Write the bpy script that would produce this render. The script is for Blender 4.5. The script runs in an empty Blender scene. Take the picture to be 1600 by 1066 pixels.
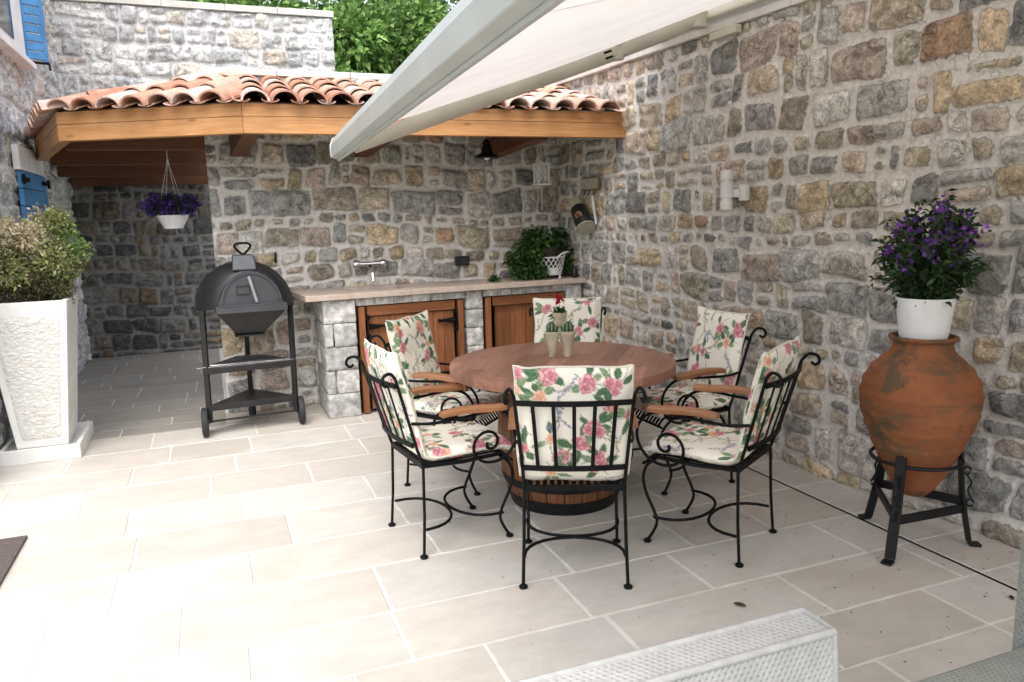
import bpy, math, random
import numpy as np
from mathutils import Vector, Matrix, noise as mnoise
random.seed(7)
RNG = np.random.default_rng(11)
R = math.radians
scene = bpy.context.scene
COL = scene.collection

# ------------------------------------------------------------------ helpers
def s2l(r, g, b):
    f = lambda c: (c/255/12.92) if c/255 <= .04045 else ((c/255+.055)/1.055)**2.4
    return (f(r), f(g), f(b))

def mw(o):
    return (mw(o.parent)@o.matrix_basis) if o.parent else o.matrix_basis.copy()

class MB:
    """collects geometry; build() links it as ONE mesh object"""
    def __init__(s):
        s.v = []; s.f = []; s.c = []; s.g = []; s.col = (1, 1, 1); s.goff = 0.0
    def add(s, vs, fs, grain=None, cols=None):
        n = len(s.v)
        s.v += [tuple(p) for p in vs]
        s.f += [tuple(i+n for i in f) for f in fs]
        s.c += [tuple(c) for c in cols] if cols is not None else [s.col]*len(vs)
        s.g += [tuple(p) for p in grain] if grain is not None else [tuple(p) for p in vs]
    def box(s, c, size, M=None, taper=None):
        """box of size (length,width,height), axes M columns; grain follows the first axis"""
        M = M or Matrix.Identity(3); c = Vector(c); o = random.uniform(0, 40)
        vs, gs = [], []
        for k in (-1, 1):
            for a, b in ((-1, -1), (1, -1), (1, 1), (-1, 1)):
                t = taper if (taper and k == 1) else 1
                l = Vector((a*size[0]/2*t, b*size[1]/2*t, k*size[2]/2))
                vs.append(c+M@l); gs.append((l.x+o, l.y+o*.37, l.z+o*.61))
        s.add(vs, [(3, 2, 1, 0), (4, 5, 6, 7), (0, 1, 5, 4), (1, 2, 6, 5), (2, 3, 7, 6), (3, 0, 4, 7)], gs)
    def beam(s, p, q, w, h):
        p = Vector(p); q = Vector(q); x = (q-p).normalized()
        y = Vector((0, 0, 1)).cross(x)
        y = y.normalized() if y.length > 1e-4 else Vector((0, 1, 0))
        z = x.cross(y)
        s.box((p+q)/2, ((q-p).length, w, h), Matrix((x, y, z)).transposed())
    def tube(s, pts, r, n=8, closed=False, cap=True, flat=1.0):
        P = [Vector(p) for p in pts]; m = len(P)
        rr = r if isinstance(r, (list, tuple)) else [r]*m
        T = []
        for i in range(m):
            a = P[(i-1) % m] if (closed or i > 0) else P[i]
            b = P[(i+1) % m] if (closed or i < m-1) else P[i]
            T.append((b-a).normalized())
        up = Vector((0, 0, 1)) if abs(T[0].z) < .9 else Vector((1, 0, 0))
        N = (up-T[0]*up.dot(T[0])).normalized()
        vs, gs, L = [], [], random.uniform(0, 30)
        for i in range(m):
            N = (N-T[i]*N.dot(T[i]))
            N = N.normalized() if N.length > 1e-5 else T[i].orthogonal().normalized()
            B = T[i].cross(N)
            if i: L += (P[i]-P[i-1]).length
            for k in range(n):
                a = 2*math.pi*k/n
                vs.append(P[i]+(N*math.cos(a)*flat+B*math.sin(a))*rr[i])
                gs.append((L, rr[i]*math.cos(a), rr[i]*math.sin(a)))
        fs = []
        for i in range(m if closed else m-1):
            j = (i+1) % m
            for k in range(n):
                l = (k+1) % n
                fs.append((i*n+k, i*n+l, j*n+l, j*n+k))
        if cap and not closed:
            fs.append(tuple(range(n))[::-1]); fs.append(tuple((m-1)*n+k for k in range(n)))
        s.add(vs, fs, gs)
    def lathe(s, prof, c=(0, 0, 0), n=24, M=None):
        c = Vector(c); M = M or Matrix.Identity(3); vs = []; gs = []
        for r, z in prof:
            for k in range(n):
                a = 2*math.pi*k/n; l = Vector((r*math.cos(a), r*math.sin(a), z))
                vs.append(c+M@l); gs.append((l.z, l.x, l.y))
        fs = []
        for i in range(len(prof)-1):
            for k in range(n):
                l = (k+1) % n
                fs.append((i*n+k, i*n+l, (i+1)*n+l, (i+1)*n+k))
        if prof[0][0] > 1e-4: fs.append(tuple(range(n))[::-1])
        if prof[-1][0] > 1e-4: fs.append(tuple((len(prof)-1)*n+k for k in range(n)))
        s.add(vs, fs, gs)
    def prism(s, poly, z0, z1):
        n = len(poly)
        vs = [(p[0], p[1], z0) for p in poly]+[(p[0], p[1], z1) for p in poly]
        s.add(vs, [tuple(range(n))[::-1], tuple(range(n, 2*n))]+[(i, (i+1) % n, n+(i+1) % n, n+i) for i in range(n)])
    def rock(s, c, size, amp=.012, n=9, M=None, seed=0, col=None):
        """rough-faced stone block"""
        M = M or Matrix.Identity(3); c = Vector(c); idx = {}; vs = []; fs = []
        def vid(i, j, k):
            key = (i, j, k)
            if key not in idx:
                p = [2*t/n-1 for t in key]
                e = sorted(abs(t) for t in p)
                l = Vector((p[0]*size[0]/2, p[1]*size[1]/2, p[2]*size[2]/2))
                q = c+M@l
                nn = mnoise.fractal(q*9+Vector((seed*3.1, 0, 0)), 1.0, 2.0, 4)
                fall = 1-max(0, (e[1]-.74)/.26)**2
                d = Vector([math.copysign(1, t) if abs(t) > .999 else 0 for t in p])
                l2 = Vector([l[a]+d[a]*(amp*(fall*(.35+nn)-.15*(1-fall))) for a in range(3)])
                idx[key] = len(vs); vs.append(c+M@l2)
            return idx[key]
        for a in range(n):
            for b in range(n):
                for k in (0, n):
                    q = [(a, b, k), (a+1, b, k), (a+1, b+1, k), (a, b+1, k)]
                    for perm in ((0, 1, 2), (2, 0, 1), (1, 2, 0)):
                        f = [vid(*[t[perm[0]], t[perm[1]], t[perm[2]]]) for t in q]
                        fs.append(tuple(f if (k == n) else f[::-1]))
        s.add(vs, fs, None, [col or s.col]*len(vs))
    def build(s, name, m, root=None, smooth=None, bevel=0):
        me = bpy.data.meshes.new(name)
        V = s.v
        if root is not None:
            inv = mw(root).inverted(); V = [inv@Vector(p) for p in V]
        me.from_pydata([tuple(p) for p in V], [], s.f)
        a = me.attributes.new('col', 'FLOAT_COLOR', 'POINT')
        a.data.foreach_set('color', np.c_[np.array(s.c, np.float32).reshape(-1, 3), np.ones(len(s.c), np.float32)].ravel())
        a = me.attributes.new('grain', 'FLOAT_VECTOR', 'POINT')
        a.data.foreach_set('vector', np.array(s.g, np.float32).ravel())
        return finish(name, me, m, root, smooth, bevel)

def finish(name, me, m, root, smooth=None, bevel=0):
    for x in (m if isinstance(m, (list, tuple)) else [m]): me.materials.append(x)
    if smooth:
        me.polygons.foreach_set('use_smooth', np.ones(len(me.polygons), bool))
        if smooth < 180: me.set_sharp_from_angle(angle=R(smooth))
    me.update()
    o = bpy.data.objects.new(name, me); COL.objects.link(o)
    if root is not None: o.parent = root
    if bevel:
        b = o.modifiers.new('bevel', 'BEVEL'); b.width = bevel; b.segments = 2; b.limit_method = 'ANGLE'; b.angle_limit = R(40)
    return o

def arrays(name, V, F, m, root=None, attrs=None, smooth=None):
    """mesh from numpy arrays: V (n,3), F (k,4 or 3)"""
    me = bpy.data.meshes.new(name)
    V = np.asarray(V, np.float64)
    if root is not None:
        inv = np.array(mw(root).inverted()); V = V@inv[:3, :3].T+inv[:3, 3]
    F = np.asarray(F, np.int32); k = F.shape[1]
    me.vertices.add(len(V)); me.vertices.foreach_set('co', V.astype(np.float32).ravel())
    me.loops.add(F.size); me.loops.foreach_set('vertex_index', F.ravel())
    me.polygons.add(len(F)); me.polygons.foreach_set('loop_start', np.arange(0, F.size, k, dtype=np.int32))
    me.update(calc_edges=True)
    for n, v in (attrs or {}).items():
        v = np.asarray(v, np.float32)
        if v.ndim == 1:
            a = me.attributes.new(n, 'FLOAT', 'POINT'); a.data.foreach_set('value', v)
        else:
            a = me.attributes.new(n, 'FLOAT_COLOR', 'POINT')
            a.data.foreach_set('color', np.c_[v, np.ones(len(v), np.float32)].ravel())
    me.validate()
    return finish(name, me, m, root, smooth)

def thing(name, label, cat, loc=(0, 0, 0), rz=0, group=None):
    o = bpy.data.objects.new(name, None); COL.objects.link(o)
    o.location = loc; o.rotation_euler = (0, 0, rz); o.empty_display_size = .1
    return tag(o, label, cat, group)
def tag(o, label, cat, group=None):
    o['label'] = label; o['category'] = cat
    if group: o['group'] = group
    return o
def struct(o, kind='structure'):
    o['kind'] = kind; return o

# ------------------------------------------------------------------ numpy noise
def vn(x, y, seed=0):
    xi = np.floor(x).astype(np.int64); yi = np.floor(y).astype(np.int64)
    fx = x-xi; fy = y-yi; fx = fx*fx*(3-2*fx); fy = fy*fy*(3-2*fy)
    def h(a, b):
        n = (a*374761393+b*668265263+seed*1442695041) & 0x7fffffff
        n = ((n ^ (n >> 13))*1274126177) & 0x7fffffff
        return ((n ^ (n >> 16)) & 0xffff)/65535.
    return (h(xi, yi)*(1-fx)+h(xi+1, yi)*fx)*(1-fy)+(h(xi, yi+1)*(1-fx)+h(xi+1, yi+1)*fx)*fy
def fbm(x, y, seed=0, o=4):
    t = 0; a = .5; s = 0
    for i in range(o):
        t = t+a*vn(x*2**i+i*17.3, y*2**i-i*9.1, seed+i); s += a; a *= .5
    return t/s

# ------------------------------------------------------------------ materials
class NT:
    def __init__(s, name):
        s.m = bpy.data.materials.new(name); s.m.use_nodes = True
        s.t = s.m.node_tree; s.n = s.t.nodes; s.b = s.n['Principled BSDF']; s.out = s.n['Material Output']
        s.tc = None
    def new(s, ty, **kw):
        n = s.n.new(ty)
        for k, v in kw.items():
            if k in n.inputs: s.set(n, k, v)
            else: setattr(n, k, v)
        return n
    def set(s, n, k, v):
        if isinstance(v, bpy.types.NodeSocket): s.t.links.new(v, n.inputs[k])
        else: n.inputs[k].default_value = (tuple(v)+(1,) if isinstance(v, (tuple, list)) and len(v) == 3 and n.inputs[k].type == 'RGBA' else v)
    def obj(s):
        if not s.tc: s.tc = s.n.new('ShaderNodeTexCoord')
        return s.tc.outputs['Object']
    def attr(s, name, out='Color'):
        return s.new('ShaderNodeAttribute', attribute_name=name).outputs[out]
    def noise(s, scale, detail=5, vec=None, rough=.55, dist=0, out='Fac'):
        n = s.new('ShaderNodeTexNoise', Scale=scale, Detail=detail, Roughness=rough, Distortion=dist)
        s.set(n, 'Vector', vec or s.obj()); return n.outputs[out]
    def mapv(s, vec, scale):
        n = s.new('ShaderNodeMapping'); s.set(n, 'Vector', vec); n.inputs['Scale'].default_value = scale; return n.outputs[0]
    def math(s, op, a, b=0, c=0, clamp=False):
        n = s.n.new('ShaderNodeMath'); n.operation = op; n.use_clamp = clamp
        for i, v in enumerate((a, b, c)):
            if isinstance(v, bpy.types.NodeSocket): s.t.links.new(v, n.inputs[i])
            else: n.inputs[i].default_value = v
        return n.outputs[0]
    def ss(s, x, a, b, lo=0, hi=1):
        n = s.n.new('ShaderNodeMapRange'); n.interpolation_type = 'SMOOTHSTEP'
        s.t.links.new(x, n.inputs[0])
        for i, v in enumerate((a, b, lo, hi)): n.inputs[i+1].default_value = v
        return n.outputs[0]
    def mix(s, f, a, b, ty='MIX'):
        n = s.n.new('ShaderNodeMix'); n.data_type = 'RGBA'; n.blend_type = ty
        for k, v in ((0, f), (6, a), (7, b)):
            if isinstance(v, bpy.types.NodeSocket): s.t.links.new(v, n.inputs[k])
            else: n.inputs[k].default_value = (tuple(v)+(1,)) if isinstance(v, (tuple, list)) else v
        return n.outputs[2]
    def grey(s, v):
        n = s.n.new('ShaderNodeCombineColor')
        for i in range(3): s.t.links.new(v, n.inputs[i])
        return n.outputs[0]
    def bump(s, h, strength=.5, dist=.01):
        n = s.new('ShaderNodeBump', Strength=strength, Distance=dist); s.set(n, 'Height', h)
        s.t.links.new(n.outputs[0], s.b.inputs['Normal']); return n
    def fin(s, col=None, rough=.6, metal=0, spec=.5):
        if col is not None: s.set(s.b, 'Base Color', col)
        s.set(s.b, 'Roughness', rough); s.set(s.b, 'Metallic', metal); s.set(s.b, 'Specular IOR Level', spec)
        return s.m

def m_plain(name, col, rough=.5, metal=0, var=.25, scale=12, bump=.2, bscale=60, spec=.5, dirt=None):
    t = NT(name)
    f = t.ss(t.noise(scale, 6), .3, .7, 1-var, 1+var*.6)
    c = t.mix(1, col, t.grey(f), 'MULTIPLY')
    if dirt:
        c = t.mix(t.ss(t.noise(scale*.5, 8, rough=.7), .52, .75, 0, .75), c, dirt)
    if bump: t.bump(t.noise(bscale, 6), bump, .004)
    return t.fin(c, rough, metal, spec)

def m_stone(name, mortar, lime=.35, tint=(1, 1, 1), gain=1.0):
    t = NT(name)
    e = t.attr('edge', 'Fac'); sc = t.attr('scol')
    wob = t.math('MULTIPLY', t.math('SUBTRACT', t.noise(34, 7, rough=.7), .5), .042)
    ed = t.math('ADD', e, wob)
    mask = t.ss(ed, -.001, .006)
    big = t.noise(14, 8, rough=.68, dist=.6)
    fine = t.noise(70, 6, rough=.7)
    st = t.mix(1, sc, t.grey(t.ss(big, .26, .74, .45*gain, 1.6*gain)), 'MULTIPLY')
    # mineral patches of another hue inside a stone
    st = t.mix(t.ss(t.noise(9, 6, dist=1.0), .56, .68, 0, .55), st, t.mix(.5, st, (.42, .33, .22)))
    st = t.mix(t.ss(t.noise(12, 8, dist=1.2, rough=.7), .60, .69, 0, .55), st, (.17, .165, .158))
    st = t.mix(t.ss(t.noise(8, 9, dist=1.4, rough=.72), .58, .68, 0, .45), st, (.60, .58, .54))
    st = t.mix(1, st, t.grey(t.ss(fine, .3, .7, .66, 1.26)), 'MULTIPLY')
    # cracks
    vo = t.new('ShaderNodeTexVoronoi', feature='DISTANCE_TO_EDGE', Scale=13.0)
    t.set(vo, 'Vector', t.mix(.12, t.obj(), t.noise(9, 4, out='Color')))
    crack = t.math('MULTIPLY', t.ss(vo.outputs[0], 0, .03, 1, 0), t.ss(t.noise(5, 2), .5, .62))
    st = t.mix(t.math('MULTIPLY', crack, .55), st, (.06, .055, .05))
    # lime wash smeared from the joints over the stone faces
    lm = t.ss(t.math('ADD', t.noise(22, 9, rough=.74), t.math('MULTIPLY', ed, -4.0)), .45, .66, 0, 1)
    mo = t.mix(1, mortar, t.grey(t.ss(t.noise(30, 8, rough=.7), .25, .75, .74, 1.14)), 'MULTIPLY')
    st = t.mix(t.math('MULTIPLY', lm, lime), st, mo)
    c = t.mix(mask, mo, st)
    c = t.mix(1, c, tint, 'MULTIPLY')
    hgt = t.math('ADD', t.math('MULTIPLY', mask, .35), t.math('ADD', t.math('MULTIPLY', big, .9), t.math('MULTIPLY', fine, .35)))
    hgt = t.math('SUBTRACT', hgt, t.math('MULTIPLY', crack, .3))
    t.bump(hgt, 1.0, .020)
    return t.fin(c, .92, 0, .2)

def m_wood(name, a, b, gs=1.0, rough=.5, knots=True, spec=.35, worn=None):
    t = NT(name); g = t.attr('grain', 'Vector')
    v = t.mapv(g, (1.2*gs, 22*gs, 22*gs))
    n1 = t.noise(2.2, 8, v, .6, .9); n2 = t.noise(9, 5, t.mapv(g, (1.0, 60, 60)), .6)
    c = t.mix(t.ss(n1, .34, .68), a, b)
    c = t.mix(1, c, t.grey(t.ss(n2, .3, .7, .78, 1.14)), 'MULTIPLY')
    c = t.mix(1, c, t.grey(t.ss(t.noise(1.3, 2, t.mapv(g, (.8, 1, 1))), .3, .7, .82, 1.15)), 'MULTIPLY')
    if knots:
        vo = t.new('ShaderNodeTexVoronoi', Scale=3.4); t.set(vo, 'Vector', t.mapv(g, (.8, 2.6, 2.6)))
        k = t.ss(vo.outputs['Distance'], .03, .16, 1, 0)
        c = t.mix(t.math('MULTIPLY', k, .75), c, tuple(x*.28 for x in a))
    if worn: c = t.mix(t.ss(t.noise(5, 7), .5, .72, 0, .55), c, worn)
    t.bump(t.math('ADD', n2, n1), .18, .003)
    return t.fin(c, rough, 0, spec)

def m_vcol(name, rough=.6, trans=0.0, var=.3, bump=0, spec=.3, nscale=30):
    t = NT(name); c = t.attr('col')
    c = t.mix(1, c, t.grey(t.ss(t.noise(nscale, 4), .3, .7, 1-var, 1+var*.7)), 'MULTIPLY')
    if bump: t.bump(t.noise(90, 5), bump, .003)
    t.fin(c, rough, 0, spec)
    if trans:
        tr = t.new('ShaderNodeBsdfTranslucent'); t.set(tr, 'Color', c)
        mx = t.new('ShaderNodeMixShader', Fac=trans)
        t.t.links.new(t.b.outputs[0], mx.inputs[1]); t.t.links.new(tr.outputs[0], mx.inputs[2])
        t.t.links.new(mx.outputs[0], t.out.inputs[0])
    return t.m

M = {}
M['stone'] = m_stone('field_stone', (.78, .745, .69), .75)
M['stone_painted_light'] = m_stone('field_stone_painted_light', (.70, .695, .69), 1.0, gain=1.1)  # same field stone, whitened to carry the open-sky overexposure
M['stone_painted_shade'] = m_stone('field_stone_painted_shade', (.30, .29, .275), .4)  # field stone with the passage's shade darkened into stones and mortar
M['ashlar'] = m_vcol('ashlar_stone', .9, 0, .35, .8, .2, 22)
M['coping'] = m_plain('coping_stone', (.62, .60, .56), .85, var=.15, scale=6, bump=.35, bscale=40)
M['counter'] = m_plain('counter_stone', (.50, .41, .345), .38, var=.14, scale=16, bump=.08, bscale=90)
M['iron'] = m_plain('black_iron', (.006, .0063, .0066), .5, 0, .4, 25, .25, 120, .14)
M['old_iron'] = m_plain('old_black_iron', (.007, .0075, .0085), .5, .0, .4, 16, .4, 70, .3)
M['grill_steel'] = m_plain('grey_enamel_steel', (.062, .066, .073), .38, .25, .2, 8, .08, 60)
M['grill_black'] = m_plain('black_enamel_steel', (.018, .018, .019), .42, .2, .3, 8, .1, 60)
M['rubber'] = m_plain('black_rubber', (.022, .022, .024), .7, 0, .3, 20, .2, 60)
M['chrome'] = m_plain('chrome', (.72, .72, .74), .16, 1, .1, 10, .03, 50)
M['pine'] = m_wood('oiled_pine', (.47, .222, .082), (.56, .295, .125), .8, .48)
M['dark_pine'] = m_wood('brown_stained_rafter', (.12, .045, .018), (.155, .062, .028), .8, .6)
M['door_wood'] = m_wood('door_wood', (.20, .073, .028), (.29, .115, .046), .9, .5, True, .35)
M['arm_wood'] = m_wood('varnished_armrest_wood', (.30, .13, .055), (.40, .19, .085), 1.4, .4, False, .5)
M['barrel'] = m_wood('oak_stave', (.13, .048, .02), (.22, .092, .036), 1.2, .5, False, .4)
M['white_pot'] = m_plain('white_plastic', (.78, .78, .78), .45, 0, .06, 8, .1, 50)
M['white_metal'] = m_plain('white_painted_metal', (.72, .72, .71), .4, 0, .08, 10, .05, 60)
M['alu'] = m_plain('pale_grey_aluminium', (.43, .45, .43), .42, 0, .08, 3, .04, 30)
M['cream_alu'] = m_plain('cream_aluminium', (.55, .515, .43), .45, 0, .1, 4, .05, 30)
M['plaster'] = m_plain('white_plaster', (.78, .78, .78), .85, 0, .1, 4, .3, 30)
M['blue'] = m_plain('blue_shutter_paint', (.075, .27, .56), .5, 0, .25, 9, .15, 40)
M['black_plastic'] = m_plain('black_plastic', (.008, .008, .009), .4, 0, .2, 20, .05, 60)
M['soil'] = m_plain('potting_soil', (.035, .024, .016), .95, 0, .5, 40, .9, 60)
M['string'] = m_plain('white_string', (.62, .60, .55), .8, 0, .2, 30, .2, 80)
M['mat'] = m_plain('brown_doormat', (.10, .078, .068), .95, 0, .35, 60, .8, 200)
M['leaf'] = m_vcol('leaf', .5, .25, .25)
M['petal'] = m_vcol('petal', .6, .25, .15)
M['bark'] = m_plain('bark', (.11, .08, .055), .95, 0, .4, 14, .8, 40)
M['clay_pale'] = m_plain('pale_glazed_clay', (.50, .45, .33), .45, 0, .18, 18, .2, 50)
M['cactus'] = m_vcol('cactus_skin', .55, 0, .2)
M['hill'] = m_plain('hillside_soil', (.09, .11, .045), .95, 0, .5, 3, .6, 10)
M['paint'] = m_vcol('painted_tin', .45, 0, .15, 0, .4)

def m_tile():
    t = NT('terracotta_roof_tile'); c = t.attr('col')
    c = t.mix(1, c, t.grey(t.ss(t.noise(20, 7, rough=.65), .3, .7, .72, 1.15)), 'MULTIPLY')
    c = t.mix(t.ss(t.noise(7, 7, rough=.7), .52, .7, 0, .5), c, (.55, .40, .33))
    c = t.mix(t.ss(t.noise(16, 6, rough=.7), .62, .74, 0, .6), c, (.12, .09, .075))
    t.bump(t.noise(60, 6), .3, .004)
    return t.fin(c, .85, 0, .2)
M['tile'] = m_tile()

def m_floor():
    t = NT('limestone_paving'); c = t.attr('col')
    st = t.noise(3, 9, t.mapv(t.obj(), (1.3, 2.6, 1)), .72, .3)
    c = t.mix(1, c, t.grey(t.ss(st, .3, .7, .90, 1.06)), 'MULTIPLY')
    c = t.mix(t.ss(t.noise(2.2, 6), .5, .72, 0, .35), c, (.44, .37, .30))
    pits = t.ss(t.noise(85, 5, rough=.75), .64, .74, 0, 1)
    pits = t.math('MULTIPLY', pits, t.ss(t.noise(4.5, 4), .40, .62))
    c = t.mix(t.math('MULTIPLY', pits, .55), c, (.24, .20, .165))
    t.bump(t.math('SUBTRACT', t.noise(28, 8, rough=.7), pits), .38, .005)
    return t.fin(c, .62, 0, .35)
M['floor'] = m_floor()

def m_terracotta():
    t = NT('weathered_terracotta')
    c = t.mix(t.ss(t.noise(5, 8, rough=.65), .3, .7), (.205, .072, .030), (.30, .112, .046))
    c = t.mix(t.ss(t.noise(26, 6, rough=.7), .35, .7, 0, .5), c, (.25, .085, .035))
    band = t.mapv(t.obj(), (1, 1, 2.2))
    c = t.mix(t.ss(t.noise(3.4, 9, band, .72, .3), .50, .62, 0, .8), c, (.11, .075, .045))
    c = t.mix(t.ss(t.noise(2.3, 9, None, .75, .4), .505, .56, 0, .85), c, (.085, .065, .04))
    t.bump(t.math('ADD', t.noise(8, 6, t.mapv(t.obj(), (.4, .4, 6))), t.noise(45, 6)), .45, .008)
    return t.fin(c, .78, 0, .25)
M['terracotta'] = m_terracotta()

def m_fabric():
    t = NT('floral_cotton'); c = t.attr('col')
    n = t.noise(420, 2)
    c = t.mix(1, c, t.grey(t.ss(n, .3, .7, .94, 1.04)), 'MULTIPLY')
    t.bump(t.noise(16, 4), .25, .006)
    return t.fin(c, .9, 0, .1)
M['fabric'] = m_fabric()

def m_awning():
    t = NT('awning_canvas')
    c = t.mix(1, (.76, .715, .68), t.grey(t.ss(t.noise(3, 5), .3, .7, .94, 1.03)), 'MULTIPLY')
    t.bump(t.noise(300, 2), .1, .001); t.fin(c, .85, 0, .1)
    tr = t.new('ShaderNodeBsdfTranslucent'); t.set(tr, 'Color', c); mx = t.new('ShaderNodeMixShader', Fac=.36)
    t.t.links.new(t.b.outputs[0], mx.inputs[1]); t.t.links.new(tr.outputs[0], mx.inputs[2]); t.t.links.new(mx.outputs[0], t.out.inputs[0])
    return t.m
M['canvas'] = m_awning()

def m_planter():
    t = NT('rough_white_concrete')
    n = t.noise(26, 5, t.mapv(t.obj(), (1, 1, 2.2)), .6, 1.2)
    c = t.mix(t.ss(n, .35, .65), (.70, .685, .63), (.80, .79, .76))
    c = t.mix(t.ss(t.noise(3, 5), .5, .75, 0, .35), c, (.62, .56, .45))
    t.bump(n, .9, .02); return t.fin(c, .9, 0, .2)
M['rough_concrete'] = m_planter()
M['concrete'] = m_plain('smooth_white_concrete', (.76, .755, .73), .8, 0, .1, 5, .2, 40, dirt=(.62, .57, .49))

def m_tabletop():
    t = NT('red_brown_tabletop'); g = t.attr('grain', 'Vector')
    sx = t.new('ShaderNodeSeparateXYZ'); t.set(sx, 'Vector', g)
    row = t.math('FLOOR', t.math('DIVIDE', sx.outputs[1], .092))
    cb = t.new('ShaderNodeCombineXYZ'); t.set(cb, 'X', t.math('FLOOR', t.math('ADD', t.math('DIVIDE', sx.outputs[0], .62), t.math('MULTIPLY', row, .37)))); t.set(cb, 'Y', row)
    wn = t.new('ShaderNodeTexWhiteNoise', noise_dimensions='2D'); t.set(wn, 'Vector', cb.outputs[0])
    n = t.noise(2, 8, t.mapv(g, (2.2, 34, 34)), .6, .7)
    c = t.mix(t.ss(n, .3, .7), (.285, .135, .088), (.395, .21, .148))
    c = t.mix(1, c, t.grey(t.ss(wn.outputs['Value'], 0, 1, .72, 1.28)), 'MULTIPLY')
    fr = t.math('FRACT', t.math('DIVIDE', sx.outputs[1], .092))
    c = t.mix(t.math('MULTIPLY', t.ss(fr, .0, .035, 1, 0), .5), c, (.07, .03, .02))
    t.bump(n, .12, .002); return t.fin(c, .42, 0, .4)
M['tabletop'] = m_tabletop()

def m_wicker(lo=(.20, .20, .19), hi=(.44, .44, .425), name='white_woven_rattan'):
    t = NT(name)
    c = t.mix(t.ss(t.attr('edge', 'Fac'), .1, .8), lo, hi)
    c = t.mix(1, c, t.grey(t.ss(t.noise(14, 5), .3, .7, .9, 1.05)), 'MULTIPLY')
    return t.fin(c, .5, 0, .3)
M['wicker'] = m_wicker()

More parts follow.
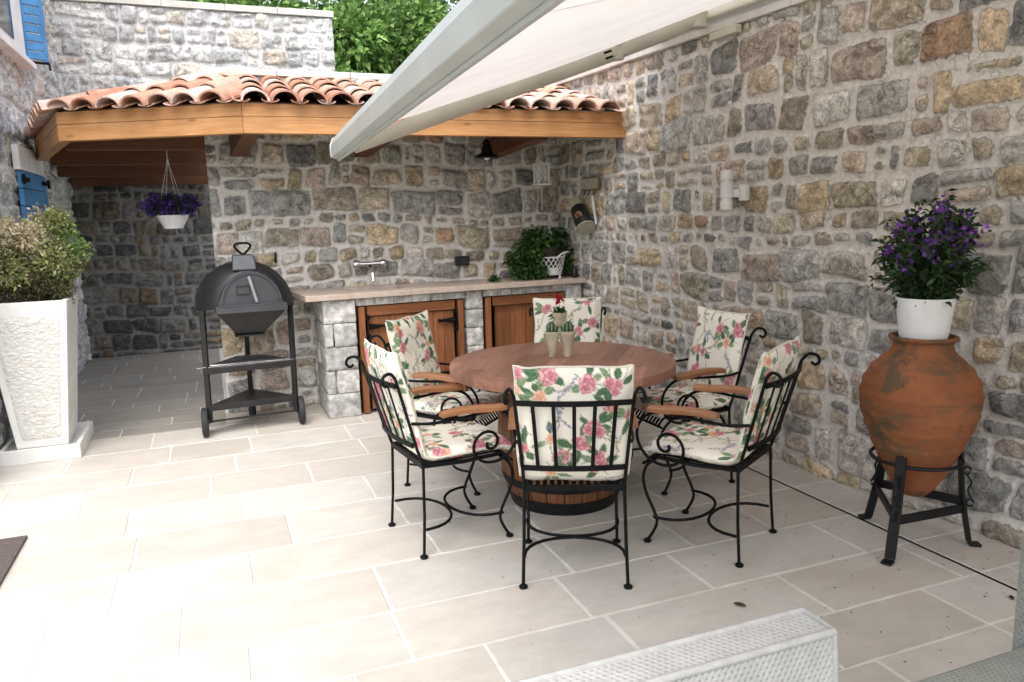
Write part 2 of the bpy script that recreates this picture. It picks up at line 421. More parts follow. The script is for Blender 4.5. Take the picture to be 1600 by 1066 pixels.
# ------------------------------------------------------------------ stone walls
PAL = [((.21, .21, .208), .7), ((.32, .318, .308), 2.4), ((.40, .39, .37), 3.0), ((.47, .405, .315), 3.8), ((.52, .42, .29), 2.4),
       ((.56, .535, .485), 3.2), ((.49, .405, .34), 1.8), ((.42, .28, .19), .15), ((.38, .34, .27), 1.8)]
def stone_wall(name, A, B, z0, z1, root, mat, seed, res=.012, thick=.35, flip=False, size=1.0, joint=.027, pal=PAL, amp=.027):
    rg = np.random.default_rng(seed)
    A = np.array(A, float); B = np.array(B, float); L = np.linalg.norm(B-A); d = (B-A)/L
    nrm = np.array([d[1], -d[0]]) if not flip else np.array([-d[1], d[0]])
    H = z1-z0; nu = int(L/res)+1; nv = int(H/res)+1
    u = np.linspace(0, L, nu); v = np.linspace(0, H, nv); U, V = np.meshgrid(u, v, indexing='ij')
    Uw = U+.05*(fbm(U*2.0, V*2.0, seed+1, 3)-.5)+.02*(fbm(U*9, V*9, seed+5, 2)-.5)
    Vw = V+.16*(fbm(U*.8, V*.8, seed+2, 3)-.5)+.022*(fbm(U*8, V*8, seed+3, 2)-.5)
    E = np.full(U.shape, -.05); SC = np.tile(np.array([.4, .4, .4]), U.shape+(1,)); HT = np.zeros(U.shape)
    w = np.array([p[1] for p in pal]); w = w/w.sum(); P = np.array([p[0] for p in pal])
    def stone(x0, x1, y0, y1):
        jx, jy = .10*(x1-x0), .13*(y1-y0)
        q = np.array([[x0, y0], [x1, y0], [x1, y1], [x0, y1]])+rg.uniform(-1, 1, (4, 2))*[jx, jy]
        i0, i1 = np.searchsorted(u, [x0-.12, x1+.12]); j0, j1 = np.searchsorted(v, [y0-.2, y1+.2])
        if i1 <= i0 or j1 <= j0: return
        X = Uw[i0:i1, j0:j1]; Y = Vw[i0:i1, j0:j1]; ds = []
        for k in range(4):
            a, b = q[k], q[(k+1) % 4]; e = (b-a)/np.linalg.norm(b-a)
            ds.append((X-a[0])*e[1]-(Y-a[1])*e[0])
        kk = rg.uniform(55, 130)
        D = np.stack(ds); mx = D.max(0); sd = mx+np.log(np.exp(kk*(D-mx)).sum(0))/kk
        ed = -sd-joint*.5*rg.uniform(.5, 1.5)
        c = P[rg.choice(len(P), p=w)]*rg.uniform(.78, 1.25)*rg.uniform(.98, 1.02, 3)
        sub = E[i0:i1, j0:j1]; m = ed > sub
        sub[m] = ed[m]; SC[i0:i1, j0:j1][m] = c
        tl = rg.uniform(-1, 1, 2)*.10; cx, cy = (x0+x1)/2, (y0+y1)/2
        pr = rg.uniform(.35, 1.25)
        hh = pr+((X-cx)*tl[0]+(Y-cy)*tl[1])/amp
        HT[i0:i1, j0:j1][m] = hh[m]
    y = -.12
    while y < H+.25:
        h = rg.choice([.09, .125, .155, .18, .205, .235], p=[.05, .14, .27, .27, .18, .09])*size; x = -rg.uniform(0, .3)
        while x < L+.1:
            wd = h*rg.uniform(.72, 1.75)+.015
            wd = min(wd, .40*size)
            r = rg.random()
            if h > .15*size and r < .13:
                k = rg.uniform(.38, .62); stone(x, x+wd, y, y+h*k); stone(x, x+wd, y+h*k, y+h)
            elif h > .15*size and r < .34 and wd > .2:
                k = rg.uniform(.35, .65); stone(x, x+wd*k, y, y+h); stone(x+wd*k, x+wd, y, y+h*.5); stone(x+wd*k, x+wd, y+h*.5, y+h)
            else: stone(x, x+wd, y, y+h)
            x += wd
        y += h
    prof = np.clip((E+.004)/.030, 0, 1)**.7
    rough = fbm(U*15, V*15, seed+8, 4)-.5
    ridg = 1-np.abs(2*fbm(U*9, V*13, seed+9, 3)-1)
    Z = prof*(HT*amp+rough*.034+(ridg-.75)*.034)+(fbm(U*6, V*6, seed+4, 4)-.5)*.012-np.clip(-E/.012, 0, 1)*.007
    Z = np.clip(Z, -.02, .05)
    X = A[0]+d[0]*U+nrm[0]*Z; Y = A[1]+d[1]*U+nrm[1]*Z
    G = np.stack([X, Y, z0+V], -1).reshape(-1, 3)
    idx = np.arange(nu*nv).reshape(nu, nv)
    F = np.stack([idx[:-1, :-1], idx[1:, :-1], idx[1:, 1:], idx[:-1, 1:]], -1).reshape(-1, 4)
    if flip: F = F[:, ::-1]
    ring = np.r_[idx[:-1, 0], idx[-1, :-1], idx[:0:-1, -1], idx[0, :0:-1]]
    bk = G[ring].copy(); uu = U.reshape(-1)[ring]
    bk[:, 0] = A[0]+d[0]*uu-nrm[0]*thick; bk[:, 1] = A[1]+d[1]*uu-nrm[1]*thick
    n0 = len(G); r2 = np.arange(len(ring))+n0
    S = np.stack([ring, r2, np.roll(r2, -1), np.roll(ring, -1)], -1)
    if flip: S = S[:, ::-1]
    k = [0, nu-1, nu-1+nv-1, 2*(nu-1)+nv-1]
    back = np.array([[n0+k[0], n0+k[3], n0+k[2], n0+k[1]]])
    if flip: back = back[:, ::-1]
    eb = np.r_[E.reshape(-1), np.full(len(ring), -.03)]; sb = np.r_[SC.reshape(-1, 3), np.full((len(ring), 3), .4)]
    return arrays(name, np.r_[G, bk], np.r_[F, S, back], mat, root, {'edge': eb, 'scol': sb}, smooth=180)

RW_A, RW_B = (3.66, -2.0), (3.13, 6.71)      # right wall line on the ground
def rwx(y): return RW_A[0]+(RW_B[0]-RW_A[0])*(y-RW_A[1])/(RW_B[1]-RW_A[1])
def slab_row(mb, p, q, width, th, z, n, over=0.0):
    """coping stones laid end to end from p to q (plan), width to the right of the direction"""
    p = Vector((*p, 0)); q = Vector((*q, 0)); d = (q-p); L = d.length; d /= L; s = Vector((d.y, -d.x, 0))
    t = 0; xs = [0]
    for i in range(n): xs.append((i+1)/n*L+(random.uniform(-.06, .06) if i < n-1 else 0))
    for a, b in zip(xs, xs[1:]):
        c = p+d*(a+b)/2+s*(width/2-over); Mx = Matrix((d, s, Vector((0, 0, 1)))).transposed()
        mb.box((c.x, c.y, z+th/2+random.uniform(-.002, .002)), (b-a-.004, width, th), Mx)

rw = thing('stone_wall', 'long grey and ochre rubble wall along the right side of the terrace', 'wall', (rwx(2.5), 2.5, 0))
stone_wall('wall_face', RW_A, RW_B, 0, 2.745, rw, M['stone'], 21, .0125, .4, flip=True)
mb = MB(); slab_row(mb, RW_A, RW_B, .50, .045, 2.746, 9, over=.05); mb.build('coping', M['coping'], rw, bevel=.004)
# back wall behind the counter
bw = thing('stone_wall', 'rubble wall with pale joints standing behind the stone counter and tap', 'wall', (1.6, 6.72, 0))
stone_wall('wall_face', (.04, 6.715), (3.135, 6.705), 0, 2.735, bw, M['stone'], 34, .0125, .38, size=1.05)
mb = MB(); slab_row(mb, (3.55, 6.67), (.06, 6.68), .46, .05, 2.737, 6); mb.build('coping', M['coping'], bw, bevel=.004)
# taller wall at the rear of the passage, overexposure painted into its pale stones
pw = thing('stone_wall', 'tall stone wall painted pale with skylight at the back left, rising above the tiled roof', 'wall', (.1, 10.4, 0))
PPAL = [((.42, .425, .435), 2), ((.50, .50, .50), 3), ((.56, .555, .54), 3), ((.56, .52, .46), 1), ((.53, .46, .40), .4)]
stone_wall('wall_face', (-1.6, 10.4), (1.7, 10.4), 2.2, 4.10, pw, M['stone_painted_light'], 55, .018, .42, size=1.3, pal=PPAL)
mb = MB(); slab_row(mb, (1.72, 10.36), (-1.6, 10.36), .5, .075, 4.102, 5); mb.build('coping', M['coping'], pw, bevel=.004)

# lower wall closing the passage, its shade painted into the stone colours
dwl = thing('stone_wall', 'rubble wall with painted-in shade closing the passage under the canopy', 'wall', (-.6, 10.36, 0))
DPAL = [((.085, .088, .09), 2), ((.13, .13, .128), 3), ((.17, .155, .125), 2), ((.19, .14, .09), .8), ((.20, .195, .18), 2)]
stone_wall('wall_face', (-1.5, 10.36), (1.7, 10.36), 0, 2.19, dwl, M['stone_painted_shade'], 58, .018, .46, size=1.1, pal=DPAL)
# house on the left, its wall stones lightened for the open sky too
HX = -1.45
ho = thing('stone_house', 'stone house wall painted pale with skylight, with blue shutters at the left edge', 'house', (HX, 7, 0))
stone_wall('wall', (HX, 5.3), (HX, 10.45), 0, 5.2, ho, M['stone_painted_light'], 77, .018, .5, size=1.2, pal=PPAL, amp=.03)
def zplanks(mb, p, q, z0, z1, n, th, gap=.004):
    """horizontal boards between plan points p and q"""
    p = Vector((*p, 0)); q = Vector((*q, 0)); h = (z1-z0)/n
    for i in range(n):
        a = Vector((p.x, p.y, z0+h*(i+.5))); b = Vector((q.x, q.y, z0+h*(i+.5)))
        mb.beam(a, b, th, h-gap)
mb = MB()
mb.box((HX+.035, 7.35, 3.72), (.06, 1.95, 1.44)); mb.box((HX+.06, 7.35, 3.02), (.14, 2.05, .05))
wf = mb.build('window_surround', M['plaster'], ho, bevel=.004)
mb = MB(); mb.box((HX+.068, 7.25, 3.75), (.012, 1.2, 1.2)); 
tgl = NT('dark_window_glass'); mb.build('pane', tgl.fin((.02, .025, .03), .08, 0, .5), ho)
mb = MB(); zplanks(mb, (HX+.05, 8.42), (HX+.185, 8.52), 3.10, 4.35, 16, .03, .012)
mb.beam((HX+.05, 8.41, 3.09), (HX+.05, 8.41, 4.36), .045, .04); mb.beam((HX+.19, 8.525, 3.09), (HX+.19, 8.525, 4.36), .045, .04)
sh = mb.build('shutter', M['blue'], ho, bevel=.002)
mb = MB(); mb.tube([(HX+.02, 8.40, 3.09), (HX+.10, 8.45, 3.075), (HX+.21, 8.53, 3.08), (HX+.215, 8.53, 3.02)], .012, 6)
mb.build('hinge', M['iron'], sh)
mb = MB(); mb.box((HX+.045, 7.95, 2.155), (.05, .98, .20)); mb.build('lintel', M['plaster'], ho, bevel=.004)
mb = MB(); zplanks(mb, (HX+.05, 7.48), (HX+.05, 8.52), .75, 2.05, 9, .035, .008)
sh = mb.build('shutter', M['blue'], ho, bevel=.003)
for z in (1.98, 1.05):
    for y0, y1 in ((7.46, 7.72), (8.30, 8.54)):
        mb = MB()
        mb.box((HX+.075, (y0+y1)/2, z), (.014, y1-y0, .035)); mb.tube([(HX+.085, y0 if y0 < 8 else y1, z-.04), (HX+.085, y0 if y0 < 8 else y1, z+.04)], .014, 6)
        mb.build('hinge', M['iron'], sh)

# ------------------------------------------------------------------ ground
mb = MB(); mb.box((0, 15, -.30), (160, 160, .5)); g = struct(mb.build('ground', M['hill']))
def tiles(mb, y0, y1, x0f, x1f, cols, wmin, wmax, gap, z, rg):
    """one row of paving stones with hand-cut edges"""
    x = x0f-rg.uniform(0, .4)
    while x < x1f:
        w = rg.uniform(wmin, wmax); a, b = max(x, x0f), min(x+w, x1f); x += w
        if b-a < .05: continue
        c = cols[rg.integers(len(cols))]*rg.uniform(.95, 1.04)
        P = []
        pts = [(a+gap, y0+gap), (b-gap, y0+gap), (b-gap, y1-gap), (a+gap, y1-gap)]
        for k in range(4):
            p, q = np.array(pts[k]), np.array(pts[(k+1) % 4]); n = max(2, int(np.linalg.norm(q-p)/.07))
            for i in range(n):
                t = i/n; o = rg.uniform(-1, 1, 2)*.0022
                P.append(p+(q-p)*t+o)
        zz = z+rg.uniform(-.0008, .0008); n = len(P)
        ctr = np.mean(P, 0)
        V = [(p[0], p[1], zz-.004) for p in P]+[(*(p+(ctr-p)*.012), zz) for p in P]
        mb.add(V, [tuple(range(n, 2*n))]+[(i, (i+1) % n, n+(i+1) % n, n+i) for i in range(n)], None, [tuple(c)]*(2*n))
mb = MB(); rg = np.random.default_rng(5)
ROWS = [-2.4, -1.95, -1.5, -1.08, -.65, -.22, .2, .62, 1.05, 1.5, 1.88, 2.19, 2.54, 2.92, 3.36, 3.77, 4.22, 4.65, 5.08, 5.48, 5.90, 6.34]
TC = [np.array(c) for c in ((.525, .488, .435), (.54, .512, .462), (.505, .468, .415), (.525, .484, .43), (.55, .522, .476))]
for a, b in zip(ROWS, ROWS[1:]): tiles(mb, a, b, -3.2, 3.005, TC, .48, .86, .006, 0, rg)
for a, b in zip(ROWS, ROWS[1:]): tiles(mb, a, b, 3.025, 3.75, TC, .45, .75, .005, 0, rg)
for a, b in ((6.34, 6.74),): tiles(mb, a, b, .0, 3.4, TC, .5, .8, .006, 0, rg)
AC = [c*.62 for c in TC]  # darker passage paving, with the passage's shade painted in as well
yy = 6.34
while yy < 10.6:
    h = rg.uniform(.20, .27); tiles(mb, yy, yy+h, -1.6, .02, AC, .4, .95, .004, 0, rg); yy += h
mb.col = (.69, .665, .62)
mb.add([(-3.2, -2.4, -.0032), (3.006, -2.4, -.0032), (3.006, 10.6, -.0032), (-3.2, 10.6, -.0032)], [(0, 1, 2, 3)])
mb.add([(3.024, -2.4, -.0032), (3.8, -2.4, -.0032), (3.8, 10.6, -.0032), (3.024, 10.6, -.0032)], [(0, 1, 2, 3)])
struct(mb.build('patio_paving', M['floor']))
mb = MB(); mb.box((3.015, 2.0, -.016), (.019, 9.4, .012)); 
struct(mb.build('drain_channel', M['black_plastic']))

# ------------------------------------------------------------------ tiled canopy roof
can = thing('tiled_canopy', 'terracotta tiled lean-to roof on honey coloured beams over the counter', 'roof', (.28, 5.6, 2.18))
P0, P1, P2, P3 = Vector((3.19, 5.575, 0)), Vector((.28, 5.605, 0)), Vector((-.913, 6.304, 0)), Vector((-1.39, 8.25, 0))
def fascia(a, b, lo, hi, w, ext=0):
    d = (b-a).normalized(); s = Vector((d.y, -d.x, 0))
    for z0, z1, o in ((lo, lo+.112, 0), (lo+.114, hi, .002)):
        f = MB(); c = Vector((0, 0, (z0+z1)/2))
        f.beam(a+c+s*(-w/2+o), b+c+s*(-w/2+o), w, z1-z0)
        f.build('eave_beam', M['pine'], can, bevel=.004)
# outer face runs P0-P1-P2-P3, beams lie to the inside of it
def fas(a, b, w=.075):
    d = (b-a).normalized(); s = Vector((-d.y, d.x, 0))
    if s.dot(Vector((.9, 7.6, 0))-a) < 0: s = -s
    for z0, z1, o in ((2.176, 2.286, 0), (2.288, 2.372, -.002)):
        f = MB(); c = Vector((0, 0, (z0+z1)/2)); f.beam(a+c+s*(w/2+o), b+c+s*(w/2+o), w, z1-z0)
        f.build('eave_beam', M['pine'], can, bevel=.003)
fas(P0, P1+Vector((.004, 0, 0))); fas(P1, P2+Vector((.003, -.002, 0))); fas(P2, P3)
for x, zb in ((.31, 2.10), (1.30, 2.10), (2.47, 2.085)):
    f = MB(); f.beam((x-.03, 6.70, zb+.08), (x+.03, 5.69, zb+.16), .12, .16); f.build('rafter', M['dark_pine'], can, bevel=.004)
for y, zb, x0 in ((6.95, 2.165, -.96), (8.15, 2.13, -1.26), (9.25, 2.085, -1.38), (10.2, 2.03, -1.38)):
    f = MB(); f.beam((x0, y, zb+.09), (.10, y-.02, zb+.10), .13, .18); f.build('rafter', M['dark_pine'], can, bevel=.004)
f = MB()     # board ceiling under the tiles
Az = 2.70
f.add([(3.19, 5.62, 2.385), (.28, 5.64, 2.385), (.10, 6.72, 2.62), (3.13, 6.72, 2.62)], [(0, 1, 2, 3)])
f.add([(.28, 5.64, 2.385), (-.90, 6.32, 2.385), (.10, 6.72, 2.62)], [(0, 1, 2)])
f.add([(-.90, 6.32, 2.385), (-1.40, 8.3, 2.385), (-1.44, 10.4, 2.34), (.10, 10.4, 2.50), (.10, 6.72, 2.62)], [(0, 1, 2, 3, 4)])
f.build('ceiling_boards', M['dark_pine'], can)
# tiles: covers (arches) and pans (troughs), one mesh per roof face
TCOL = [(.56, .34, .26), (.62, .42, .34), (.50, .27, .19), (.66, .49, .42), (.58, .37, .29), (.46, .23, .155), (.66, .53, .46)]
def roof_face(E0, E1, top, inside, pitch=.187, length=.40, step=.315, seed=1):
    """E0->E1 eave in plan at z=ze, `top` = (point, z) on the upper edge"""
    rg = random.Random(seed); f = MB()
    E0 = Vector(E0); E1 = Vector(E1); s = (E1-E0); L = s.length; s /= L
    t = Vector(top)-E0; t = t-s*t.dot(s); D = t.length; t /= D; n = s.cross(t)
    if n.z < 0: n = -n
    def tile(c, up, col):
        seg = 9; vs = []
        for k, (dist, lift, rr) in enumerate(((0, .016, .093), (length, .0, .078))):
            for th in (0, .013):
                for i in range(seg+1):
                    a = math.pi*i/seg; r = rr-th
                    x = r*math.cos(a); y = r*.80*math.sin(a)
                    if not up: x *= .62; y = -y*.26
                    o = (lift+(.012 if up else .022))
                    vs.append(c+s*x+t*dist+n*(y+o))
        m = seg+1; fs = []
        for i in range(seg):
            fs += [(i, i+1, 2*m+i+1, 2*m+i), (m+i+1, m+i, 3*m+i, 3*m+i+1), (i+1, i, m+i, m+i+1), (2*m+i, 2*m+i+1, 3*m+i+1, 3*m+i)]
        fs += [(0, 2*m, 3*m, m), (seg, m+seg, 3*m+seg, 2*m+seg)]
        if not up: fs = [q[::-1] for q in fs]
        f.add(vs, fs, None, [col]*len(vs))
    nc = int(L/pitch)+8
    for i in range(-4, nc):
        for up in (True, False):
            base = (i+(.5 if up else 0))*pitch
            for j in range(int(D/step)+2):
                c = E0+s*(base+rg.uniform(-.006, .006))+t*(j*step+rg.uniform(-.012, .012))
                mid = c+t*(.16)
                if not inside(mid): continue
                k = rg.uniform(.94, 1.10); q = rg.choice(TCOL)
                tile(c+n*rg.uniform(0, .006), up, tuple(x*k for x in q))
    f.build('roof_tiles', M['tile'], can, smooth=50)
def side(p, q): return lambda m: (q[0]-p[0])*(m.y-p[1])-(q[1]-p[1])*(m.x-p[0])
AP = (.10, 6.72)
hm = side((.29, 5.5), AP); hl = side((-.97, 6.22), AP)
roof_face((.28, 5.525, 2.346), (3.20, 5.495, 2.346), (1.7, 6.70, 2.665), lambda m: hm(m) < .02 and m.y < 6.60 and m.x < rwx(m.y)-.10 and m.y > 5.4, seed=3)
roof_face((-.955, 6.235, 2.346), (.27, 5.525, 2.346), (.10, 6.72, 2.68), lambda m: hm(m) > -.04 and hl(m) < .03, seed=5)
roof_face((-1.47, 8.4, 2.346), (-.985, 6.25, 2.346), (.10, 6.9, 2.66), lambda m: hl(m) > -.03 and m.x < .05 and m.x > HX+.05 and m.y < 10.3, seed=8)

# ------------------------------------------------------------------ stone counter
ct = thing('stone_counter', 'grey stone outdoor kitchen counter with wooden cupboard doors', 'counter', (1.9, 6.2, 0))
def fy(x): return 6.12+.15*(x-.8)/2.3      # front face
mb = MB(); poly = [(.66, 6.06), (3.19, 6.225), (3.15, 6.72), (.60, 6.715)]
# worktop with a sink cut-out (frame of four slabs)
sx0, sx1, sy0, sy1 = 1.02, 1.50, 6.30, 6.58
def wt(pts): mb.prism(pts, .962, 1.008)
wt([(.66, 6.06), (sx0, 6.0835), (sx0, 6.7165), (.60, 6.715)]); wt([(sx1, 6.1148), (3.19, 6.225), (3.15, 6.72), (sx1, 6.718)])
wt([(sx0+.0005, 6.0835), (sx1-.0005, 6.1148), (sx1-.0005, sy0), (sx0+.0005, sy0)]); wt([(sx0+.0005, sy1), (sx1-.0005, sy1), (sx1-.0005, 6.7175), (sx0+.0005, 6.7165)])
mb.build('worktop', M['counter'], ct, bevel=.005)
mb = MB()
for c, s in (((1.26, 6.44, .82), (.50, .30, .02)), ((1.015, 6.44, .90), (.012, .30, .16)), ((1.505, 6.44, .90), (.012, .30, .16)), ((1.26, 6.295, .90), (.50, .012, .16)), ((1.26, 6.585, .90), (.50, .012, .16))): mb.box(c, s)
mb.build('sink', M['counter'], ct)
AS = [(.50, .49, .47), (.46, .455, .44), (.54, .53, .51), (.43, .425, .41)]
mb = MB(); k = 0
def blk(x0, x1, z0, z1, y0, y1, amp=.016, n=9):
    global k; k += 1
    c = random.choice(AS); q = random.uniform(.9, 1.08)
    mb.rock(((x0+x1)/2, (y0+y1)/2, (z0+z1)/2), (x1-x0-.004, y1-y0, z1-z0-.004), amp, n, None, k, tuple(v*q for v in c))
zs = [0, .20, .39, .58, .77, .955]
for i in range(5):
    if i % 2: blk(.79, .865, zs[i], zs[i+1], 6.13, 6.70); blk(.87, 1.05, zs[i], zs[i+1], 6.13, 6.40)
    else: blk(.79, 1.05, zs[i], zs[i+1], 6.13, 6.45); blk(.79, .98, zs[i], zs[i+1], 6.452, 6.70)
mb.build('pier', M['ashlar'], ct, smooth=40)
mb = MB()
for i in range(6): blk(2.0, 2.155, .955*i/6, .955*(i+1)/6, fy(2.07)+.01, 6.6)
mb.build('pier', M['ashlar'], ct, smooth=40)
mb = MB()
for i in range(5): blk(2.975, 3.135, zs[i], zs[i+1], fy(3.0)+.01, 6.6)
mb.build('pier', M['ashlar'], ct, smooth=40)
for x0, x1, n in ((1.055, 1.995, 6), (2.16, 2.97, 6)):
    mb = MB()
    for i in range(n): a = x0+(x1-x0)*i/n; b = x0+(x1-x0)*(i+1)/n; blk(a, b, .895, .958, fy(a)+.012, 6.4, .008, 6)
    mb.build('lintel_course', M['ashlar'], ct, smooth=40)
def cupboard(x0, x1, leaves):
    a = Vector((x0, fy(x0)+.05, 0)); b = Vector((x1, fy(x1)+.05, 0)); d = (b-a).normalized(); s = Vector((d.y, -d.x, 0)); L = (b-a).length
    z1 = .888; f = MB()
    for t in (.045, L-.045): p = a+d*t; f.beam(p+Vector((0, 0, .01)), p+Vector((0, 0, z1)), .09, .05)
    f.beam(a+d*.092+Vector((0, 0, z1-.04)), b-d*.092+Vector((0, 0, z1-.04)), .05, .08)
    f.build('door_frame', M['door_wood'], ct, bevel=.004)
    u0 = .097; u1 = L-.097; w = (u1-u0)/leaves
    for i in range(leaves):
        f = MB(); n = 4; p0 = u0+w*i+.002; p1 = u0+w*(i+1)-.002; inset = .012 if leaves > 1 else .03
        if leaves == 1: p0 += .03
        for j in range(n):
            q = p0+(p1-p0)*(j+.5)/n; c = a+d*q-s*inset
            f.beam(c+Vector((0, 0, .03)), c+Vector((0, 0, z1-.088)), .03, (p1-p0)/n-.003)
        dr = f.build('door', M['door_wood'], ct, bevel=.002)
        hs = 1 if (i == leaves-1) else -1
        for z in (.72, .27):
            f = MB(); e = (u1 if hs > 0 else u0); base = a+d*(e+.012*hs)+s*.03
            f.beam(base+Vector((0, 0, z-.07)), base+Vector((0, 0, z+.07)), .042, .01)
            f.lathe([(.0, 0), (.026, .001), (.026, .010), (0, .011)], base+Vector((0, 0, z+.075))-s*.005, 10, Matrix((d, Vector((0, 0, 1)), s)).transposed())
            f.lathe([(.0, 0), (.026, .001), (.026, .010), (0, .011)], base+Vector((0, 0, z-.075))-s*.005, 10, Matrix((d, Vector((0, 0, 1)), s)).transposed())
            q0 = base-d*hs*.02+Vector((0, 0, z)); q1 = base-d*hs*.17+Vector((0, 0, z))
            f.tube([q0, q0.lerp(q1, .5), q0.lerp(q1, .8), q0.lerp(q1, .9), q1], [.026, .015, .011, .022, .004], 6, flat=1.0)
            f.build('hinge', M['iron'], dr, smooth=40)
cupboard(1.055, 1.995, 2); cupboard(2.16, 2.97, 1)
mb = MB(); mb.box((1.53, 6.35, .45), (.9, .01, .88)); mb.box((2.56, 6.40, .45), (.8, .01, .88)); mb.build('cupboard_back', M['black_plastic'], ct)

# tap, socket
tp = thing('wall_tap', 'chrome mixer tap on the stone wall above the counter', 'tap', (1.28, 6.69, 1.19))
mb = MB()
mb.tube([(1.19, 6.63, 1.20), (1.37, 6.63, 1.20)], .022, 10); mb.tube([(1.28, 6.63, 1.20), (1.28, 6.60, 1.15), (1.28, 6.52, 1.12), (1.28, 6.50, 1.06)], .017, 8)
for x in (1.215, 1.345): mb.tube([(x, 6.71, 1.20), (x, 6.63, 1.20)], .018, 10)
mb.build('tap_body', M['chrome'], tp, smooth=40)
for x, e in ((1.19, -1), (1.37, 1)):
    mb = MB(); mb.lathe([(0, 0), (.036, .002), (.042, .025), (.034, .05), (0, .058)], (x, 6.63, 1.20), 12, Matrix(((0, 0, e), (0, 1, 0), (1, 0, 0))))
    mb.build('tap_handle', M['chrome'], tp, smooth=40)
so = thing('wall_socket', 'black double socket on the stone wall right of the tap', 'socket', (2.127, 6.66, 1.18))
mb = MB(); mb.box((2.127, 6.68, 1.185), (.125, .07, .085)); mb.build('cover_plate', M['black_plastic'], so, bevel=.006)
mb = MB(); mb.box((2.127, 6.643, 1.185), (.10, .006, .062)); mb.build('flap', M['rubber'], so, bevel=.002)
so = thing('wall_socket', 'small black socket on the right wall beside the painted milk can', 'socket', (3.16, 6.3, 1.60))
mb = MB(); mb.box((rwx(6.30)-.03, 6.30, 1.62), (.05, .075, .115)); mb.build('cover_plate', M['black_plastic'], so, bevel=.006)
mb = MB(); mb.box((rwx(6.30)-.056, 6.30, 1.62), (.004, .05, .08)); mb.build('flap', M['rubber'], so, bevel=.001)

# ------------------------------------------------------------------ leaf helpers
def leaves(name, C, nrmdir, size, cols, mat, root, aspect=1.9, seed=0, droop=.25):
    """many single leaves (bent kites). C (n,3), nrmdir (n,3) preferred direction, size (n,), cols (n,3)"""
    rg = np.random.default_rng(seed); n = len(C); size = np.broadcast_to(size, (n,))
    d = nrmdir+rg.normal(0, .55, (n, 3)); d /= np.linalg.norm(d, axis=1)[:, None]+1e-9
    r = rg.normal(0, 1, (n, 3)); b = np.cross(d, r); b /= np.linalg.norm(b, axis=1)[:, None]+1e-9
    nn = np.cross(d, b); S = size[:, None]; Lh = S*aspect/2; W = S/2
    p0 = C; p1 = C+d*Lh*.9+b*W+nn*W*.35; p2 = C+d*Lh*2-np.array([0, 0, 1])*Lh*droop*2; p3 = C+d*Lh*.9-b*W+nn*W*.35; pm = C+d*Lh*.95
    V = np.stack([p0, p1, p2, p3, pm], 1).reshape(-1, 3); i = np.arange(n)[:, None]*5
    F = np.concatenate([i+[0, 1, 4], i+[1, 2, 4], i+[2, 3, 4], i+[3, 0, 4]])
    return arrays(name, V, F, mat, root, {'col': np.repeat(cols, 5, 0)})
def shellpts(rg, n, c, rad, lo=.45, squash=(1, 1, 1), zmin=-9):
    d = rg.normal(0, 1, (n, 3)); d /= np.linalg.norm(d, axis=1)[:, None]
    r = rg.uniform(lo, 1, n)**.7
    lump = .82+.36*np.array([mnoise.noise(Vector(x*2.3+c)) for x in d])
    p = d*(r*lump)[:, None]*rad*np.array(squash)
    k = p[:, 2] > zmin
    return np.array(c)+p[k], d[k]
def pick(rg, n, pal, var=.2):
    P = np.array([p[0] for p in pal]); w = np.array([p[1] for p in pal]); w = w/w.sum()
    return P[rg.choice(len(P), n, p=w)]*rg.uniform(1-var, 1+var, (n, 1))

# ------------------------------------------------------------------ hillside and trees
HG = []
nx, ny = 60, 30
hx = np.linspace(-45, 50, nx); hy = np.linspace(11.2, 70, ny); X, Y = np.meshgrid(hx, hy, indexing='ij')
Z = -.05+np.clip(Y-13.0, 0, 60)*.24+.8*(fbm(X*.2, Y*.2, 3)-.5)*np.clip((Y-12)/4, 0, 1)
idx = np.arange(nx*ny).reshape(nx, ny); F = np.stack([idx[:-1, :-1], idx[1:, :-1], idx[1:, 1:], idx[:-1, 1:]], -1).reshape(-1, 4)
struct(arrays('hillside', np.stack([X, Y, Z], -1).reshape(-1, 3), F, M['hill'], smooth=180))
def hz(x, y): return max(-.05, -.05+max(0, y-13)*.24)
GP = [((.12, .23, .05), 3), ((.18, .31, .08), 3), ((.25, .39, .12), 1.8), ((.07, .15, .035), 2), ((.27, .39, .14), .8)]
def tree(x, y, r, h, label, seed, pal, ls=.07, nl=2300):
    rg = np.random.default_rng(seed); z = hz(x, y)-.15; rnd = random.Random(seed)
    t = thing('hillside_tree', label, 'tree', (x, y, z), 0, 'trees on the slope behind the walls')
    m = MB(); H = z+h
    m.tube([(x, y, z), (x+.1, y, z+h*.3), (x-.05, y+.1, z+h*.6), (x, y, z+h*.85)], [.16, .12, .08, .03], 8)
    cl = []
    for i in range(16):
        a = rnd.uniform(0, 6.28); q = rnd.uniform(.25, .8)*r; zz = z+h*rnd.uniform(.22, .90)
        q *= 1.1-.5*abs((zz-z)/h-.45)
        e = Vector((x+q*math.cos(a), y+q*math.sin(a), zz)); cl.append((e, rnd.uniform(.40, .62)*r))
        m.tube([(x, y, zz-h*.18), Vector((x, y, zz-h*.1)).lerp(e, .6), e], [.05, .035, .012], 6)
    m.build('trunk', M['bark'], t, smooth=60)
    C, D, K = [], [], []
    for e, rad in cl:
        p, d = shellpts(rg, nl, tuple(e), rad, .35, (1, 1, .8))
        k = pick(rg, len(p), pal, .22)*rg.uniform(.75, 1.25)
        C.append(p); D.append(d+np.array([0, 0, .35])); K.append(k)
    leaves('crown', np.concatenate(C), np.concatenate(D), rg.uniform(ls*.6, ls*1.25, sum(map(len, C))), np.concatenate(K), M['leaf'], t, 1.7, seed)
tree(1.9, 13.4, 1.5, 4.2, 'bushy bright green tree just right of the tall pale wall', 1, GP)
